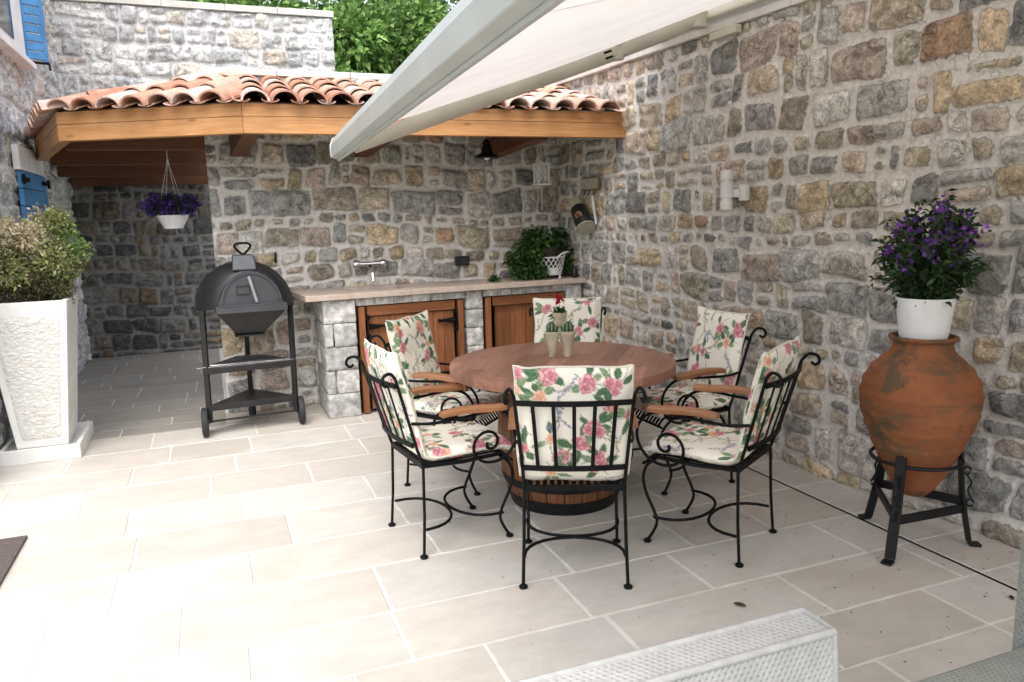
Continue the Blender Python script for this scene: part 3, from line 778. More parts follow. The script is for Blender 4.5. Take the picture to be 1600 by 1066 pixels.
tree(3.6, 13.9, 1.7, 4.6, 'dense green tree between the pale wall and the awning bar', 2, GP)
tree(5.6, 14.6, 1.8, 4.4, 'green tree showing in the gap between awning arm and right wall', 3, GP)
tree(2.3, 16.8, 2.0, 5.6, 'tall lighter green tree on the slope above the pale wall', 4, GP, .10, 1300)
tree(4.6, 17.2, 2.0, 5.4, 'darker tree higher on the slope left of the awning bar', 5, GP, .10, 1300)
tree(-.6, 16.2, 2.2, 6.2, 'treetop peeping over the coping of the tall pale wall', 6, GP, .10, 1300)
tree(7.2, 18.0, 2.2, 5.5, 'tree on the slope hidden mostly behind the awning canvas', 8, GP, .10, 1300)
tree(4.0, 20.5, 2.6, 8.0, 'tallest tree on the slope, behind the other crowns left of the awning bar', 11, GP, .10, 1300)
tree(9.0, 14.5, 1.9, 4.0, 'low tree beyond the right wall under the awning', 9, GP, .10, 1000)

# ------------------------------------------------------------------ awning
aw = thing('awning', 'large cream folding-arm awning stretched out from the right wall', 'awning', (3.2, 4.9, 2.8))
def barp(y): return Vector((.752+.0592*(y-4.86), y, 0))
prof = [(-.010, 1.962), (.038, 1.946), (.054, 1.956), (.062, 2.01), (.060, 2.065), (.040, 2.085), (.004, 2.075), (-.014, 2.03)]
mb = MB(); y0, y1 = 4.86, -1.3
vs = []
for y in (y0, y1): b = barp(y); vs += [(b.x+p[0], y, p[1]) for p in prof]
n = len(prof); mb.add(vs, [tuple(range(n)), tuple(range(2*n-1, n-1, -1))]+[(i, n+i, n+(i+1) % n, (i+1) % n) for i in range(n)])
fb = mb.build('front_bar', M['alu'], aw, bevel=.004)
mb = MB(); b0, b1 = barp(4.84), barp(-1.3)
mb.beam((b0.x+.030, 4.84, 1.944), (b1.x+.030, -1.3, 1.944), .016, .012); mb.build('drip_lip', M['alu'], fb, bevel=.002)
mb = MB(); mb.add([(barp(4.87).x+p[0]*1.06-.002, 4.866, p[1]+.002) for p in prof]+[(barp(4.87).x+p[0]*1.06-.002, 4.888, p[1]+.002) for p in prof], [tuple(range(n)), tuple(range(2*n-1, n-1, -1))]+[(i, n+i, n+(i+1) % n, (i+1) % n) for i in range(n)])
mb.build('end_cap', M['white_metal'], fb, bevel=.003)
# canvas: slightly sagging sheet with seams
nu, nv = 40, 60; V = []; K = []
for i in range(nu):
    a = i/(nu-1)
    for j in range(nv):
        b = j/(nv-1); p = barp(4.70-5.9*b); q = Vector((rwx(5.02-6.1*b)-.10, 5.02-6.1*b, 2.885))
        w = p.lerp(q, a); z = 2.075+(2.885-2.075)*a-.035*math.sin(math.pi*a)-(.006*math.exp(-((b*5.9/1.18) % 1-.5)**2*0))
        V.append((w.x+.04*(1-a), w.y, z)); K.append((b*5.9-.30) % 1.18)
idx = np.arange(nu*nv).reshape(nu, nv); F = np.stack([idx[:-1, :-1], idx[:-1, 1:], idx[1:, 1:], idx[1:, :-1]], -1).reshape(-1, 4)
cv = arrays('canvas', V, F, M['canvas'], aw, smooth=180)
mb = MB()
for k in range(5):
    b = (.30+1.18*k)/5.9
    pts = []
    for i in range(12):
        a = i/11; p = barp(4.70-5.9*b); q = Vector((rwx(5.02-6.1*b)-.10, 5.02-6.1*b, 0)); w = p.lerp(q, a)
        pts.append((w.x+.04*(1-a), w.y, 2.075+.81*a-.035*math.sin(math.pi*a)-.002))
    mb.tube(pts, .004, 5)
mb.build('seam', m_plain('seam_thread', (.50, .47, .45), .9), cv)
mb = MB()
for ya, yb in ((5.12, -1.6),):
    a = Vector((rwx(ya)-.005, ya, 2.885)); b = Vector((rwx(yb)-.005, yb, 2.885)); mb.beam(a, b, .15, .115)
    mb.tube([a+Vector((-.03, 0, .04)), b+Vector((-.03, 0, .04))], .055, 12)
cs = mb.build('cassette', M['cream_alu'], aw, bevel=.012)
for y in (5.0, 3.2, 1.4, -.4):
    mb = MB(); mb.lathe([(.062, 2.794), (.062, 2.80), (.048, 2.81), (.045, 2.86), (.0, 2.861)], (rwx(y)-.0, y, 0), 16)
    mb.build('support_post', M['white_metal'], aw, smooth=40)
S = Vector((rwx(4.52)-.13, 4.52, 2.835)); EL = Vector((2.62, 4.70, 2.635)); BB = Vector((.84, 4.66, 2.012))
mb = MB(); mb.tube([S, S.lerp(EL, .5), EL], [.052, .055, .050], 12); mb.lathe([(0, -.06), (.058, -.058), (.058, .05), (0, .055)], S, 14)
mb.build('upper_arm', M['cream_alu'], aw, smooth=50)
mb = MB(); mb.tube([EL, EL.lerp(BB, .5), BB], [.052, .050, .044], 12); mb.lathe([(0, -.052), (.052, -.05), (.052, .045), (0, .05)], EL, 14)
fa = mb.build('forearm', M['cream_alu'], aw, smooth=50)
mb = MB(); d = (BB-EL).normalized(); mb.beam(EL+d*.06+Vector((0, -.046, 0)), EL+d*.12+Vector((0, -.046, 0)), .006, .05); mb.build('elbow_spring', M['iron'], fa)
mb = MB(); b = Vector((rwx(4.35)-.07, 4.35, 2.715)); mb.box(b+Vector((.02, 0, 0)), (.05, .28, .05)); mb.build('junction_box', M['cream_alu'], aw, bevel=.006)

# ------------------------------------------------------------------ floral print
PX = .0022
cw, chh = 560, 900
cvs = np.tile(np.array(s2l(241, 236, 222)), (chh, cw, 1))
YY, XX = np.mgrid[0:chh, 0:cw]; XX = XX*PX; YY = YY*PX
frg = np.random.default_rng(99)
def region(x, y, r):
    i0 = max(0, int((y-r)/PX)); i1 = min(chh, int((y+r)/PX)+1); j0 = max(0, int((x-r)/PX)); j1 = min(cw, int((x+r)/PX)+1)
    return slice(i0, i1), slice(j0, j1)
def rose(x, y, r, deep, mid, light):
    for dx in (0,):
        S = region(x, y, r*1.25)
        X = XX[S]-x; Y = YY[S]-y; rr = np.hypot(X, Y); th = np.arctan2(Y, X); ph = frg.uniform(0, 6)
        out = r*(1+.09*np.sin(5*th+ph)+.05*np.sin(9*th+2*ph)); m = rr < out; t = rr/r
        p = .5+.5*np.sin(th*2+t*11+ph+1.2*np.sin(3*th+ph)); q = .5+.5*np.sin(5*th-t*6+ph)
        c = np.array(mid)+(np.array(light)-mid)*(p*(.25+.75*t))[..., None]
        c = c+(np.array(deep)-c)*(np.clip((1-t)*1.1-.25, 0, 1)*.8+.45*(q > .8)*(t > .3)+.35*(p < .15))[..., None].clip(0, 1)
        cvs[S][m] = c[m]
def leafp(x, y, ang, L, w, c1, c2):
    cx, cy = x+math.cos(ang)*L/2, y+math.sin(ang)*L/2; S = region(cx, cy, L*.62)
    X = XX[S]-x; Y = YY[S]-y; a = (X*math.cos(ang)+Y*math.sin(ang))/L; b = -X*math.sin(ang)+Y*math.cos(ang)
    wd = w*np.sin(np.pi*np.clip(a, 0, 1))**.8*(1+.12*np.sin(a*40)); m = (a > 0) & (a < 1) & (np.abs(b) < wd)
    v = .5+.5*np.sin(a*26+np.sign(b)*np.abs(b)/w*5); c = np.array(c1)+(np.array(c2)-c1)*v[..., None]
    c[np.abs(b) < .0016] = np.array(c2)*1.25
    cvs[S][m] = c[m]
def dot(x, y, r, c):
    S = region(x, y, r*1.3); m = np.hypot(XX[S]-x, YY[S]-y) < r; cvs[S][m] = c
def stem(x, y, ang, L, c, curve):
    for i in range(int(L/.002)):
        dot(x, y, .0018, c); x += math.cos(ang)*.002; y += math.sin(ang)*.002; ang += curve*.002
    return x, y, ang
GD, GM, GL = s2l(62, 92, 68), s2l(92, 124, 92), s2l(146, 166, 130)
W, Hh = cw*PX, chh*PX
pts = []
for k in range(900):
    x, y = frg.uniform(0, W), frg.uniform(0, Hh)
    if all(math.hypot(x-a, y-b) > .090 for a, b in pts): pts.append((x, y))
for i, (x, y) in enumerate(pts):
    ty = frg.choice(5, p=[.34, .18, .16, .18, .14])
    if ty in (2, 3):
        c = s2l(150, 140, 188) if ty == 2 else s2l(176, 166, 140)
        for b in range(5):
            a = frg.uniform(0, 6.28); xx, yy_, aa = x, y, a
            for s in range(7):
                xx, yy_, aa = stem(xx, yy_, aa, .010, s2l(140, 150, 112), frg.uniform(-12, 12))
                for q in range(2): dot(xx+frg.uniform(-.008, .008), yy_+frg.uniform(-.008, .008), frg.uniform(.002, .0045), np.array(c)*frg.uniform(.7, 1.15))
        continue
    for b in range(frg.integers(4, 7)):
        a = frg.uniform(0, 6.28); g = frg.random()
        leafp(x+math.cos(a)*.022, y+math.sin(a)*.022, a, frg.uniform(.045, .085), frg.uniform(.010, .018), GD if g < .6 else GM, GM if g < .6 else GL)
    for b in range(3):
        a = frg.uniform(0, 6.28); stem(x, y, a, frg.uniform(.06, .10), s2l(112, 122, 82), frg.uniform(-14, 14))
    if ty in (0, 1):
        for k in range(frg.integers(1, 4)):
            dx, dy = frg.uniform(-.034, .034, 2) if k else (0, 0); r = frg.uniform(.018, .037)
            if ty == 0 or frg.random() < .6: rose(x+dx, y+dy, r, s2l(172, 84, 104), s2l(214, 138, 148), s2l(238, 204, 202))
            else: rose(x+dx, y+dy, r, s2l(206, 128, 92), s2l(234, 178, 146), s2l(246, 218, 194))
    else:
        rose(x, y, frg.uniform(.022, .032), s2l(214, 140, 100), s2l(238, 190, 160), s2l(248, 226, 206))
cvs = (cvs+np.roll(cvs, 1, 0)+np.roll(cvs, 1, 1)+np.roll(np.roll(cvs, 1, 0), 1, 1))/4

PIPING = m_plain('cream_piping', (.74, .70, .60), .9, 0, .15, 30, .2, 90)
def cushion_mesh(name, seed, root):
    """one folded pad: back part leaning on the rails, seat part on the slats"""
    rg = np.random.default_rng(seed)
    path = [(-.312, .985), (-.285, .86), (-.245, .68), (-.212, .54), (-.195, .497), (-.150, .482), (-.05, .480), (.12, .484), (.225, .482), (.272, .455)]
    P = np.array(path); s = np.r_[0, np.cumsum(np.linalg.norm(np.diff(P, axis=0), axis=1))]; L = s[-1]
    ns, nw = 210, 96; ss = np.linspace(0, L, ns); py = np.interp(ss, s, P[:, 0]); pz = np.interp(ss, s, P[:, 1])
    for _ in range(10):
        py[1:-1] = (py[:-2]+2*py[1:-1]+py[2:])/4; pz[1:-1] = (pz[:-2]+2*pz[1:-1]+pz[2:])/4
    ty = np.gradient(py); tz = np.gradient(pz); ln = np.hypot(ty, tz); ny, nz = -tz/ln, ty/ln   # normal towards the sitter
    w = np.linspace(-1, 1, nw); SS, WW = np.meshgrid(ss, w, indexing='ij')
    half = .232+.010*np.exp(-((SS-.0)/.03)**2)+.004*np.sin(SS*23+seed)
    x = WW*half
    e = np.minimum(np.minimum((1-np.abs(WW))*half, SS), L-SS); fold = np.abs(SS-.505)
    th = .031*np.clip(e/.05, 0, 1)**.55*(.45+.55*np.clip(fold/.05, 0, 1)**.6)
    wr = .020*(fbm(SS*9+seed, WW*2.6, seed, 4)-.5)*np.clip(e/.04, 0, 1)
    lump = .018*(fbm(SS*4+seed*3, WW*1.3, seed+4, 2)-.5)
    edge = .016*(fbm(SS*0+seed, WW*2.5+seed, seed+7, 2)-.5)*np.exp(-(SS/.10)**2)
    V = []
    for sg in (1, -1):
        off = sg*th+wr*sg*.6+lump
        V.append(np.stack([x, py[:, None]+ny[:, None]*off, pz[:, None]+nz[:, None]*off+edge*1.0+.012*np.abs(WW)**6*np.exp(-(SS/.05)**2)], -1).reshape(-1, 3))
    idx = np.arange(ns*nw).reshape(ns, nw); N0 = ns*nw
    f = np.stack([idx[:-1, :-1], idx[1:, :-1], idx[1:, 1:], idx[:-1, 1:]], -1).reshape(-1, 4)
    ring = np.r_[idx[:-1, 0], idx[-1, :-1], idx[:0:-1, -1], idx[0, :0:-1]]
    rim = np.stack([ring, np.roll(ring, -1), np.roll(ring, -1)+N0, ring+N0], -1)
    F = np.r_[f[:, ::-1], f+N0, rim]
    ox, oy = rg.uniform(0, W), rg.uniform(0, Hh)
    cc = []
    for k in (0, 1):
        iu = (((x+.3+ox+k*.37) % W)/PX).astype(int) % cw; iv = (((SS+oy+k*.53) % Hh)/PX).astype(int) % chh
        cc.append(cvs[iv, iu].reshape(-1, 3))
    o = arrays(name, np.concatenate(V), F, M['fabric'], None, {'col': np.concatenate(cc)}, smooth=180)
    o.parent = root
    Pm = (np.concatenate(V)[:N0]+np.concatenate(V)[N0:])/2
    mb = MB(); mb.tube([tuple(Pm[k]) for k in ring[::5]], .0052, 6, closed=True)
    pp = mb.build('piping', PIPING, None, smooth=180); pp.parent = o
    return o

# ------------------------------------------------------------------ chairs
def arc(c, r, a0, a1, n, ax='yz', x=0):
    out = []
    for i in range(n+1):
        a = R(a0+(a1-a0)*i/n); out.append((x, c[0]+r*math.cos(a), c[1]+r*math.sin(a)))
    return out
def smoothpath(pts, k=6):
    P = [Vector(p) for p in pts]; out = []
    for i in range(len(P)-1):
        p0 = P[max(i-1, 0)]; p1 = P[i]; p2 = P[i+1]; p3 = P[min(i+2, len(P)-1)]
        for j in range(k):
            t = j/k; out.append(.5*((2*p1)+(p2-p0)*t+(2*p0-5*p1+4*p2-p3)*t*t+(3*p1-p0-3*p2+p3)*t**3))
    out.append(P[-1]); return out
CH_LABEL = 'black wrought iron armchair with a floral cushion'
def make_chair():
    t = thing('garden_armchair', CH_LABEL, 'chair', (0, 0, 0), 0, 'iron armchairs round the barrel table')
    r = .0076
    for s in (-1, 1):
        mb = MB()      # rear leg with its foot
        mb.tube([(s*.225, -.225, .012), (s*.218, -.212, .2), (s*.212, -.205, .445)], r, 8)
        mb.lathe([(0, 0), (.018, .001), (.020, .010), (.010, .018), (0, .019)], (s*.225, -.226, 0), 10)
        mb.build('leg', M['iron'], t, smooth=50)
        mb = MB()      # cabriole front leg
        pts = [(s*.215, .195, .43), (s*.215, .245, .385), (s*.215, .262, .32), (s*.214, .245, .245), (s*.212, .205, .165), (s*.212, .190, .115), (s*.214, .205, .065), (s*.216, .236, .012)]
        mb.tube(smoothpath(pts, 5), r, 8); mb.lathe([(0, 0), (.018, .001), (.020, .010), (.010, .018), (0, .019)], (s*.216, .238, 0), 10)
        mb.build('leg', M['iron'], t, smooth=50)
        mb = MB()      # arm with its big scroll
        pts = [(s*.236, -.262, .665), (s*.25, -.16, .655), (s*.255, 0, .662), (s*.255, .14, .672), (s*.253, .215, .655), (s*.25, .262, .61), (s*.248, .280, .55), (s*.246, .262, .485),
               (s*.245, .215, .435), (s*.245, .15, .415), (s*.245, .085, .428), (s*.245, .045, .475), (s*.245, .05, .53), (s*.245, .09, .566), (s*.245, .14, .565), (s*.245, .17, .533),
               (s*.245, .163, .497), (s*.245, .135, .482), (s*.245, .112, .497), (s*.245, .118, .517)]
        mb.tube(smoothpath(pts, 5), r, 8)
        mb.build('arm_scroll', M['iron'], t, smooth=50)
        mb = MB()
        V = []; n = 14
        for i in range(n+1):
            a = i/n; y = -.125+.335*a; hw = .024+.009*math.sin(a*math.pi*.9)*a+(.004 if a > .7 else 0); th = .016+.004*math.sin(a*math.pi)
            zz = .688+.006*math.sin(a*5)
            V += [(s*.255-hw, y, zz-th*.6), (s*.255-hw, y, zz+th*.6), (s*.255-hw*.55, y, zz+th), (s*.255+hw*.55, y, zz+th), (s*.255+hw, y, zz+th*.6), (s*.255+hw, y, zz-th*.6)]
        Fq = [tuple(range(6)), tuple(n*6+5-k for k in range(6))]+[(i*6+k, i*6+(k+1) % 6, (i+1)*6+(k+1) % 6, (i+1)*6+k)[::-1] for i in range(n) for k in range(6)]
        mb.add(V, Fq, [(p[1]+s*3, p[0], p[2]) for p in V]); mb.build('armrest', M['arm_wood'], t, smooth=35, bevel=.003)
    mb = MB()
    fr = [(-.212, -.205, .445), (-.222, 0, .437), (-.215, .20, .440), (.215, .20, .440), (.222, 0, .437), (.212, -.205, .445)]
    mb.tube([fr[0], fr[1], fr[2]], .011, 6, flat=1); mb.tube([fr[3], fr[4], fr[5]], .011, 6); mb.beam(fr[0], fr[5], .012, .026); mb.tube([(-.215, .20, .436), (.215, .20, .436)], .009, 6)
    mb.tube([(-.215, .262, .395), (.215, .262, .395)], .008, 6)
    mb.build('seat_frame', M['iron'], t, smooth=50)
    mb = MB()
    for i in range(13):
        x = -.186+.372*i/12
        pts = smoothpath([(x, -.205, .452), (x, 0, .444), (x, .17, .449), (x, .225, .440), (x, .262, .400)], 3)
        vs = []
        for p in pts: vs += [(p.x-.009, p.y, p.z), (p.x+.009, p.y, p.z), (p.x+.009, p.y, p.z-.004), (p.x-.009, p.y, p.z-.004)]
        m = len(pts); mb.add(vs, [(j*4+k, j*4+(k+1) % 4, j*4+4+(k+1) % 4, j*4+4+k)[::-1] for j in range(m-1) for k in range(4)])
    mb.build('seat_slats', M['iron'], t)
    mb = MB()
    top = lambda u: Vector((u*.238, -.328-.030*(1-u*u), .848+.0*u)); low = lambda u: Vector((u*.214, -.250-.022*(1-u*u), .552))
    for s in (-1, 1):
        pts = [(s*.212, -.205, .445), (s*.217, -.238, .552), (s*.238, -.318, .84), (s*.246, -.335, .888), (s*.256, -.360, .912), (s*.268, -.392, .905), (s*.274, -.402, .878), (s*.270, -.385, .860), (s*.264, -.368, .872)]
        mb.tube(smoothpath(pts, 5), r, 8)
    for fn in (top, low):
        vs = []; m = 16
        for i in range(m+1):
            p = fn(-1+2*i/m); vs += [p+Vector((0, -.005, -.011)), p+Vector((0, .004, -.011)), p+Vector((0, .004, .011)), p+Vector((0, -.005, .011))]
        mb.add(vs, [(j*4+k, j*4+(k+1) % 4, j*4+4+(k+1) % 4, j*4+4+k) for j in range(m) for k in range(4)])
    for u in (-.70, -.35, 0, .35, .70):
        a, b = low(u), top(u); vs = []
        for p in (a, b): vs += [p+Vector((-.0078, -.004, 0)), p+Vector((.0078, -.004, 0)), p+Vector((.0078, .002, 0)), p+Vector((-.0078, .002, 0))]
        mb.add(vs, [(k, (k+1) % 4, 4+(k+1) % 4, 4+k) for k in range(4)])
    mb.build('backrest', M['iron'], t, smooth=35)
    mb = MB()
    for s in (-1, 1):
        pts = []
        for i in range(15):
            a = math.pi*i/14; x = .218*math.cos(a); k = math.sin(a)
            pts.append((x, s*(.205-.198*k**.8), .135))
        mb.tube(pts, .0075, 8)
    mb.build('stretcher', M['iron'], t, smooth=50)
    return t
TCX, TCY = 1.77, 3.80
chair = make_chair()
def heading(fx, fy): return math.atan2(-fx, fy)     # local +Y -> (fx,fy)
def put(first, x, y, fx, fy, label, seed):
    f = Vector((fx, fy, 0)).normalized(); rz = heading(f.x, f.y)
    if first is None: t = chair
    else:
        t = chair.copy(); COL.objects.link(t)
        for ch in chair.children:
            if ch.name.startswith('cushion'): continue
            c = ch.copy(); COL.objects.link(c); c.parent = t
    t.location = (x+f.x*.215, y+f.y*.215, 0); t.rotation_euler = (0, 0, rz); t['label'] = label
    return t
chs = [
    (1.353, 2.80, .411, .911, 'floral cushioned iron chair in front, its slatted back turned to the viewer', 12),
    (.81, 3.57, .99, .12, 'iron chair left of the table facing right, with its cushion seen side on', 23),
    (2.296, 2.795, -.52, .854, 'iron chair at the right front of the table, back bars towards the wall', 31),
    (1.16, 4.50, .70, -.71, 'iron chair with an upright floral back in front of the left cupboard door', 44),
    (2.743, 3.80, -1, -.02, 'iron chair between the table and the right wall, floral back facing left', 57),
    (2.31, 4.86, -.44, -.90, 'iron chair behind the table, only its floral back showing', 63)]
roots = []
for i, c in enumerate(chs): roots.append(put(None if i == 0 else 1, *c))
for c, t in zip(chs, roots): cushion_mesh('cushion', c[5], t)

# ------------------------------------------------------------------ barrel table
tb = thing('barrel_table', 'round red-brown wooden table standing on an old wine barrel', 'table', (TCX, TCY, 0))
mb = MB(); n = 72; Mx = Matrix.Rotation(R(-52), 3, 'Z'); rt = .622
pr = [(rt-.012, .732), (rt-.002, .737), (rt, .745), (rt, .778), (rt-.003, .787), (rt-.012, .790)]
vs, gs = [], []
for q, z in pr:
    for k in range(n):
        a = 2*math.pi*k/n; l = Vector((q*math.cos(a), q*math.sin(a), z)); vs.append((TCX+l.x, TCY+l.y, z)); g = Mx@l; gs.append((g.x+5, g.y+5, z))
fs = [tuple(range(n))[::-1], tuple((len(pr)-1)*n+k for k in range(n))]+[(i*n+k, i*n+(k+1) % n, (i+1)*n+(k+1) % n, (i+1)*n+k) for i in range(len(pr)-1) for k in range(n)]
mb.add(vs, fs, gs); mb.build('tabletop', M['tabletop'], tb, smooth=35)
bp = lambda z: .292+.075*(1-((z-.365)/.365)**2)
mb = MB(); ns = 22
for k in range(ns):
    a0, a1 = 2*math.pi*k/ns+.008, 2*math.pi*(k+1)/ns-.008; vs, gs = [], []; m = 12; o = random.uniform(0, 20); q = random.uniform(-.0015, .0015)
    for i in range(m+1):
        z = .73*i/m
        for j in range(4):
            a = a0+(a1-a0)*j/3; rr = bp(z)+q; vs.append((TCX+rr*math.cos(a), TCY+rr*math.sin(a), z)); gs.append((z+o, j*.03+o, 0))
    mb.add(vs, [(i*4+j, i*4+j+1, (i+1)*4+j+1, (i+1)*4+j) for i in range(m) for j in range(3)], gs)
mb.lathe([(.0, .01), (.285, .012), (.35, .36), (.285, .72), (0, .722)], (TCX, TCY, 0), 32)
br = mb.build('barrel', M['barrel'], tb, smooth=40)
for z0, z1 in ((.0, .075), (.135, .18), (.52, .56), (.65, .73)):
    mb = MB(); mb.lathe([(bp(z0)+.001, z0), (bp(z0)+.005, z0), (bp((z0+z1)/2)+.005, (z0+z1)/2), (bp(z1)+.005, z1), (bp(z1)+.001, z1)], (TCX, TCY, 0), 44)
    mb.build('iron_hoop', M['old_iron'], br, smooth=40)

# ceramic pot with cacti
pc = Vector((1.80, 3.885, .790))
cp = thing('cactus_planter', 'pale clay three-mouthed pot in the middle of the table', 'pot', pc)
ax = Vector((.93, -.37, 0))     # across the view
mb = MB()
for s in (-1, 1):
    b = pc+ax*s*.034; tpv = pc+ax*s*.048
    pts = [b+(tpv-b)*0+Vector((0, 0, 0))]
    prof = [(.018, 0), (.022, .004), (.021, .03), (.031, .07), (.038, .10), (.040, .112), (.043, .118), (.041, .13), (.034, .131), (.032, .112)]
    mb.lathe(prof, pc+ax*s*.040, 20)
for s in (-1, 1): mb.tube(smoothpath([pc+ax*s*.045+Vector((0, 0, .10)), pc+ax*s*.03+Vector((0, 0, .15)), pc+ax*s*.012+Vector((0, 0, .185))], 4), [.016]*5+[.02]*4, 10)
mb.lathe([(.018, .16), (.030, .18), (.038, .205), (.041, .212), (.041, .222), (.035, .224), (.031, .205)], pc, 20)
mb.build('pot_body', M['clay_pale'], cp, smooth=50)
def ribbed(mb, c, r, h, ribs, dark, light):
    vs, cs, m, n = [], [], 9, ribs*4
    for i in range(m+1):
        t = i/m; ph = -.9+t*2.47
        for k in range(n):
            q = .5+.5*math.cos(2*math.pi*k/4); rr = r*math.cos(ph)*(.86+.14*q)
            vs.append((c[0]+rr*math.cos(2*math.pi*k/n), c[1]+rr*math.sin(2*math.pi*k/n), c[2]+h*(math.sin(ph)*.5+.5))); cs.append(light if k % 4 == 0 else dark)
    mb.add(vs, [(i*n+k, i*n+(k+1) % n, (i+1)*n+(k+1) % n, (i+1)*n+k) for i in range(m) for k in range(n)], None, cs)
for s, lb in ((-1, 'round ribbed green cactus in the left mouth of the clay pot'), (1, 'round ribbed green cactus in the right mouth of the clay pot')):
    c = pc+ax*s*.040; t = thing('cactus', lb, 'cactus', c+Vector((0, 0, .122)), 0, 'cacti in the clay pot')
    mb = MB(); ribbed(mb, (c.x, c.y, pc.z+.118), .034, .062, 9, (.035, .085, .04), (.30, .36, .25)); mb.build('cactus_body', M['cactus'], t, smooth=60)
fl = thing('potted_flower', 'small red flower with dark leaves in the top of the clay pot', 'flower', pc+Vector((0, 0, .215)))
rg = np.random.default_rng(4); n = 34
C = np.tile(np.array(pc)+[0, 0, .215], (n, 1))+rg.normal(0, .008, (n, 3)); D = rg.normal(0, .35, (n, 3))+[0, 0, .8]
leaves('foliage', C, D, .02, pick(rg, n, [((.03, .09, .03), 1), ((.05, .13, .05), 1)]), M['leaf'], fl, 3.0, 5)
C = np.tile(np.array(pc)+[-.002, 0, .29], (26, 1))+rg.normal(0, .007, (26, 3)); D = rg.normal(0, .9, (26, 3))+[0, 0, .25]
leaves('flower_head', C, D, .02, pick(rg, 26, [((.50, .01, .03), 1), ((.36, .005, .02), 1)]), M['petal'], fl, 1.5, 6)

for o in [x for x in bpy.data.objects if x.parent is None and (x.name.startswith('cactus') or x.name.startswith('potted_flower'))]:
    d = o.location-pc; o.location = pc+Vector((d.x*1.06, d.y*1.06, d.z*1.14)); o.scale = (1.06, 1.06, 1.14)
# ------------------------------------------------------------------ barbecue
bq = thing('barbecue_grill', 'dark grey charcoal barbecue with domed hood on a wheeled three-leg stand', 'barbecue', (.24, 6.2, 0))
gc = Vector((.235, 6.22, 0))
def archring(y, r, z0, cx, flat=1.0, n=12):
    return [(cx+r*math.cos(math.pi*i/n), y, z0+r*flat*math.sin(math.pi*i/n)) for i in range(n+1)]
mb = MB(); n = 12
rings = [archring(5.985, .232, .965, .262, 1.12), archring(6.0, .262, .955, .255, 1.10), archring(6.10, .345, .945, .232, 1.02), archring(6.24, .362, .945, .222, .985), archring(6.38, .335, .95, .225, .98), archring(6.50, .24, .96, .228, .95), archring(6.54, .12, .97, .23, .9)]
vs = [p for r_ in rings for p in r_]; fs = []
for i in range(len(rings)-1):
    for k in range(n): fs.append((i*(n+1)+k, i*(n+1)+k+1, (i+1)*(n+1)+k+1, (i+1)*(n+1)+k))
fs.append(tuple((len(rings)-1)*(n+1)+k for k in range(n+1)))
mb.add(vs, fs); mb.build('hood', M['grill_black'], bq, smooth=40)
mb = MB(); rr = archring(5.972, .222, .975, .262, 1.12); r2 = archring(5.99, .226, .975, .262, 1.12)
mb.add(rr+r2, [tuple(range(n+1))[::-1]]+[(k, k+1, n+1+k+1, n+1+k) for k in range(n)]+[(n, 0, n+1, 2*n+1)]); 
r3 = [Vector(p) for p in archring(5.966, .20, .985, .262, 1.13)]; mb.tube(r3, .005, 6)
dr = mb.build('front_door', M['grill_steel'], bq, smooth=35)
mb = MB(); mb.beam((.255, 5.945, 1.19), (.30, 5.94, 1.0), .022, .022); mb.build('door_handle', m_plain('pale_steel', (.30, .31, .33), .35, .6), dr, bevel=.004)
mb = MB(); [mb.beam((.165+a, 5.968, 1.06+b), (.165+c, 5.968, 1.06+e), .004, .006) for a, b, c, e in ((0, 0, .09, 0), (0, .06, .09, .06), (0, 0, 0, .06), (.09, 0, .09, .06))]; mb.build('vent_plate', M['grill_black'], dr)
mb = MB(); mb.box((.262, 5.955, .955), (.50, .05, .05)); mb.beam((.02, 5.928, .982), (.505, 5.928, .986), .004, .006); mb.build('tray_rail', M['grill_steel'], bq, bevel=.006)
mb = MB(); a = [(-.0, 5.98), (.52, 5.98), (.47, 6.48), (.02, 6.48)]; b = [(.145, 6.10), (.335, 6.10), (.325, 6.32), (.155, 6.32)]
mb.add([(x, y, .94) for x, y in a]+[(x, y, .745) for x, y in b], [(3, 2, 1, 0)[::-1], (4, 5, 6, 7)[::-1]]+[(i, (i+1) % 4, 4+(i+1) % 4, 4+i)[::-1] for i in range(4)])
mb.box((.24, 6.2, .735), (.22, .24, .012)); mb.build('ash_funnel', M['grill_black'], bq, bevel=.004)
mb = MB(); vs = []
for z, y0, w in ((1.235, 5.985, .085), (1.345, 6.02, .075)): vs += [(.232-w, y0, z), (.232+w, y0, z), (.232+w, 6.22, z+.0), (.232-w, 6.22, z+.0)]
mb.add(vs, [(3, 2, 1, 0), (4, 5, 6, 7)]+[(i, (i+1) % 4, 4+(i+1) % 4, 4+i) for i in range(4)]); mb.build('chimney_box', M['grill_steel'], bq, bevel=.01)
mb = MB(); mb.tube(smoothpath([(.232, 6.06, 1.345), (.19, 6.06, 1.385), (.175, 6.06, 1.415), (.20, 6.06, 1.43), (.232, 6.06, 1.432), (.264, 6.06, 1.43), (.289, 6.06, 1.415), (.274, 6.06, 1.385), (.232, 6.06, 1.345)], 4), .009, 8)
mb.build('lifting_ring', M['iron'], bq, smooth=50)
mb = MB(); mb.tube([(.47, 6.2, 1.27), (.475, 6.2, 1.35)], [.012, .006], 8); mb.build('thermometer', M['iron'], bq, smooth=50)
for p, q in (((-.085, 6.09, .95), (-.10, 6.06, .10)), ((.545, 6.12, .955), (.535, 6.11, .10)), ((.225, 6.50, .95), (.225, 6.575, .10))):
    mb = MB(); mb.beam(q, p, .038, .030); mb.build('leg', M['grill_black'], bq, bevel=.004)
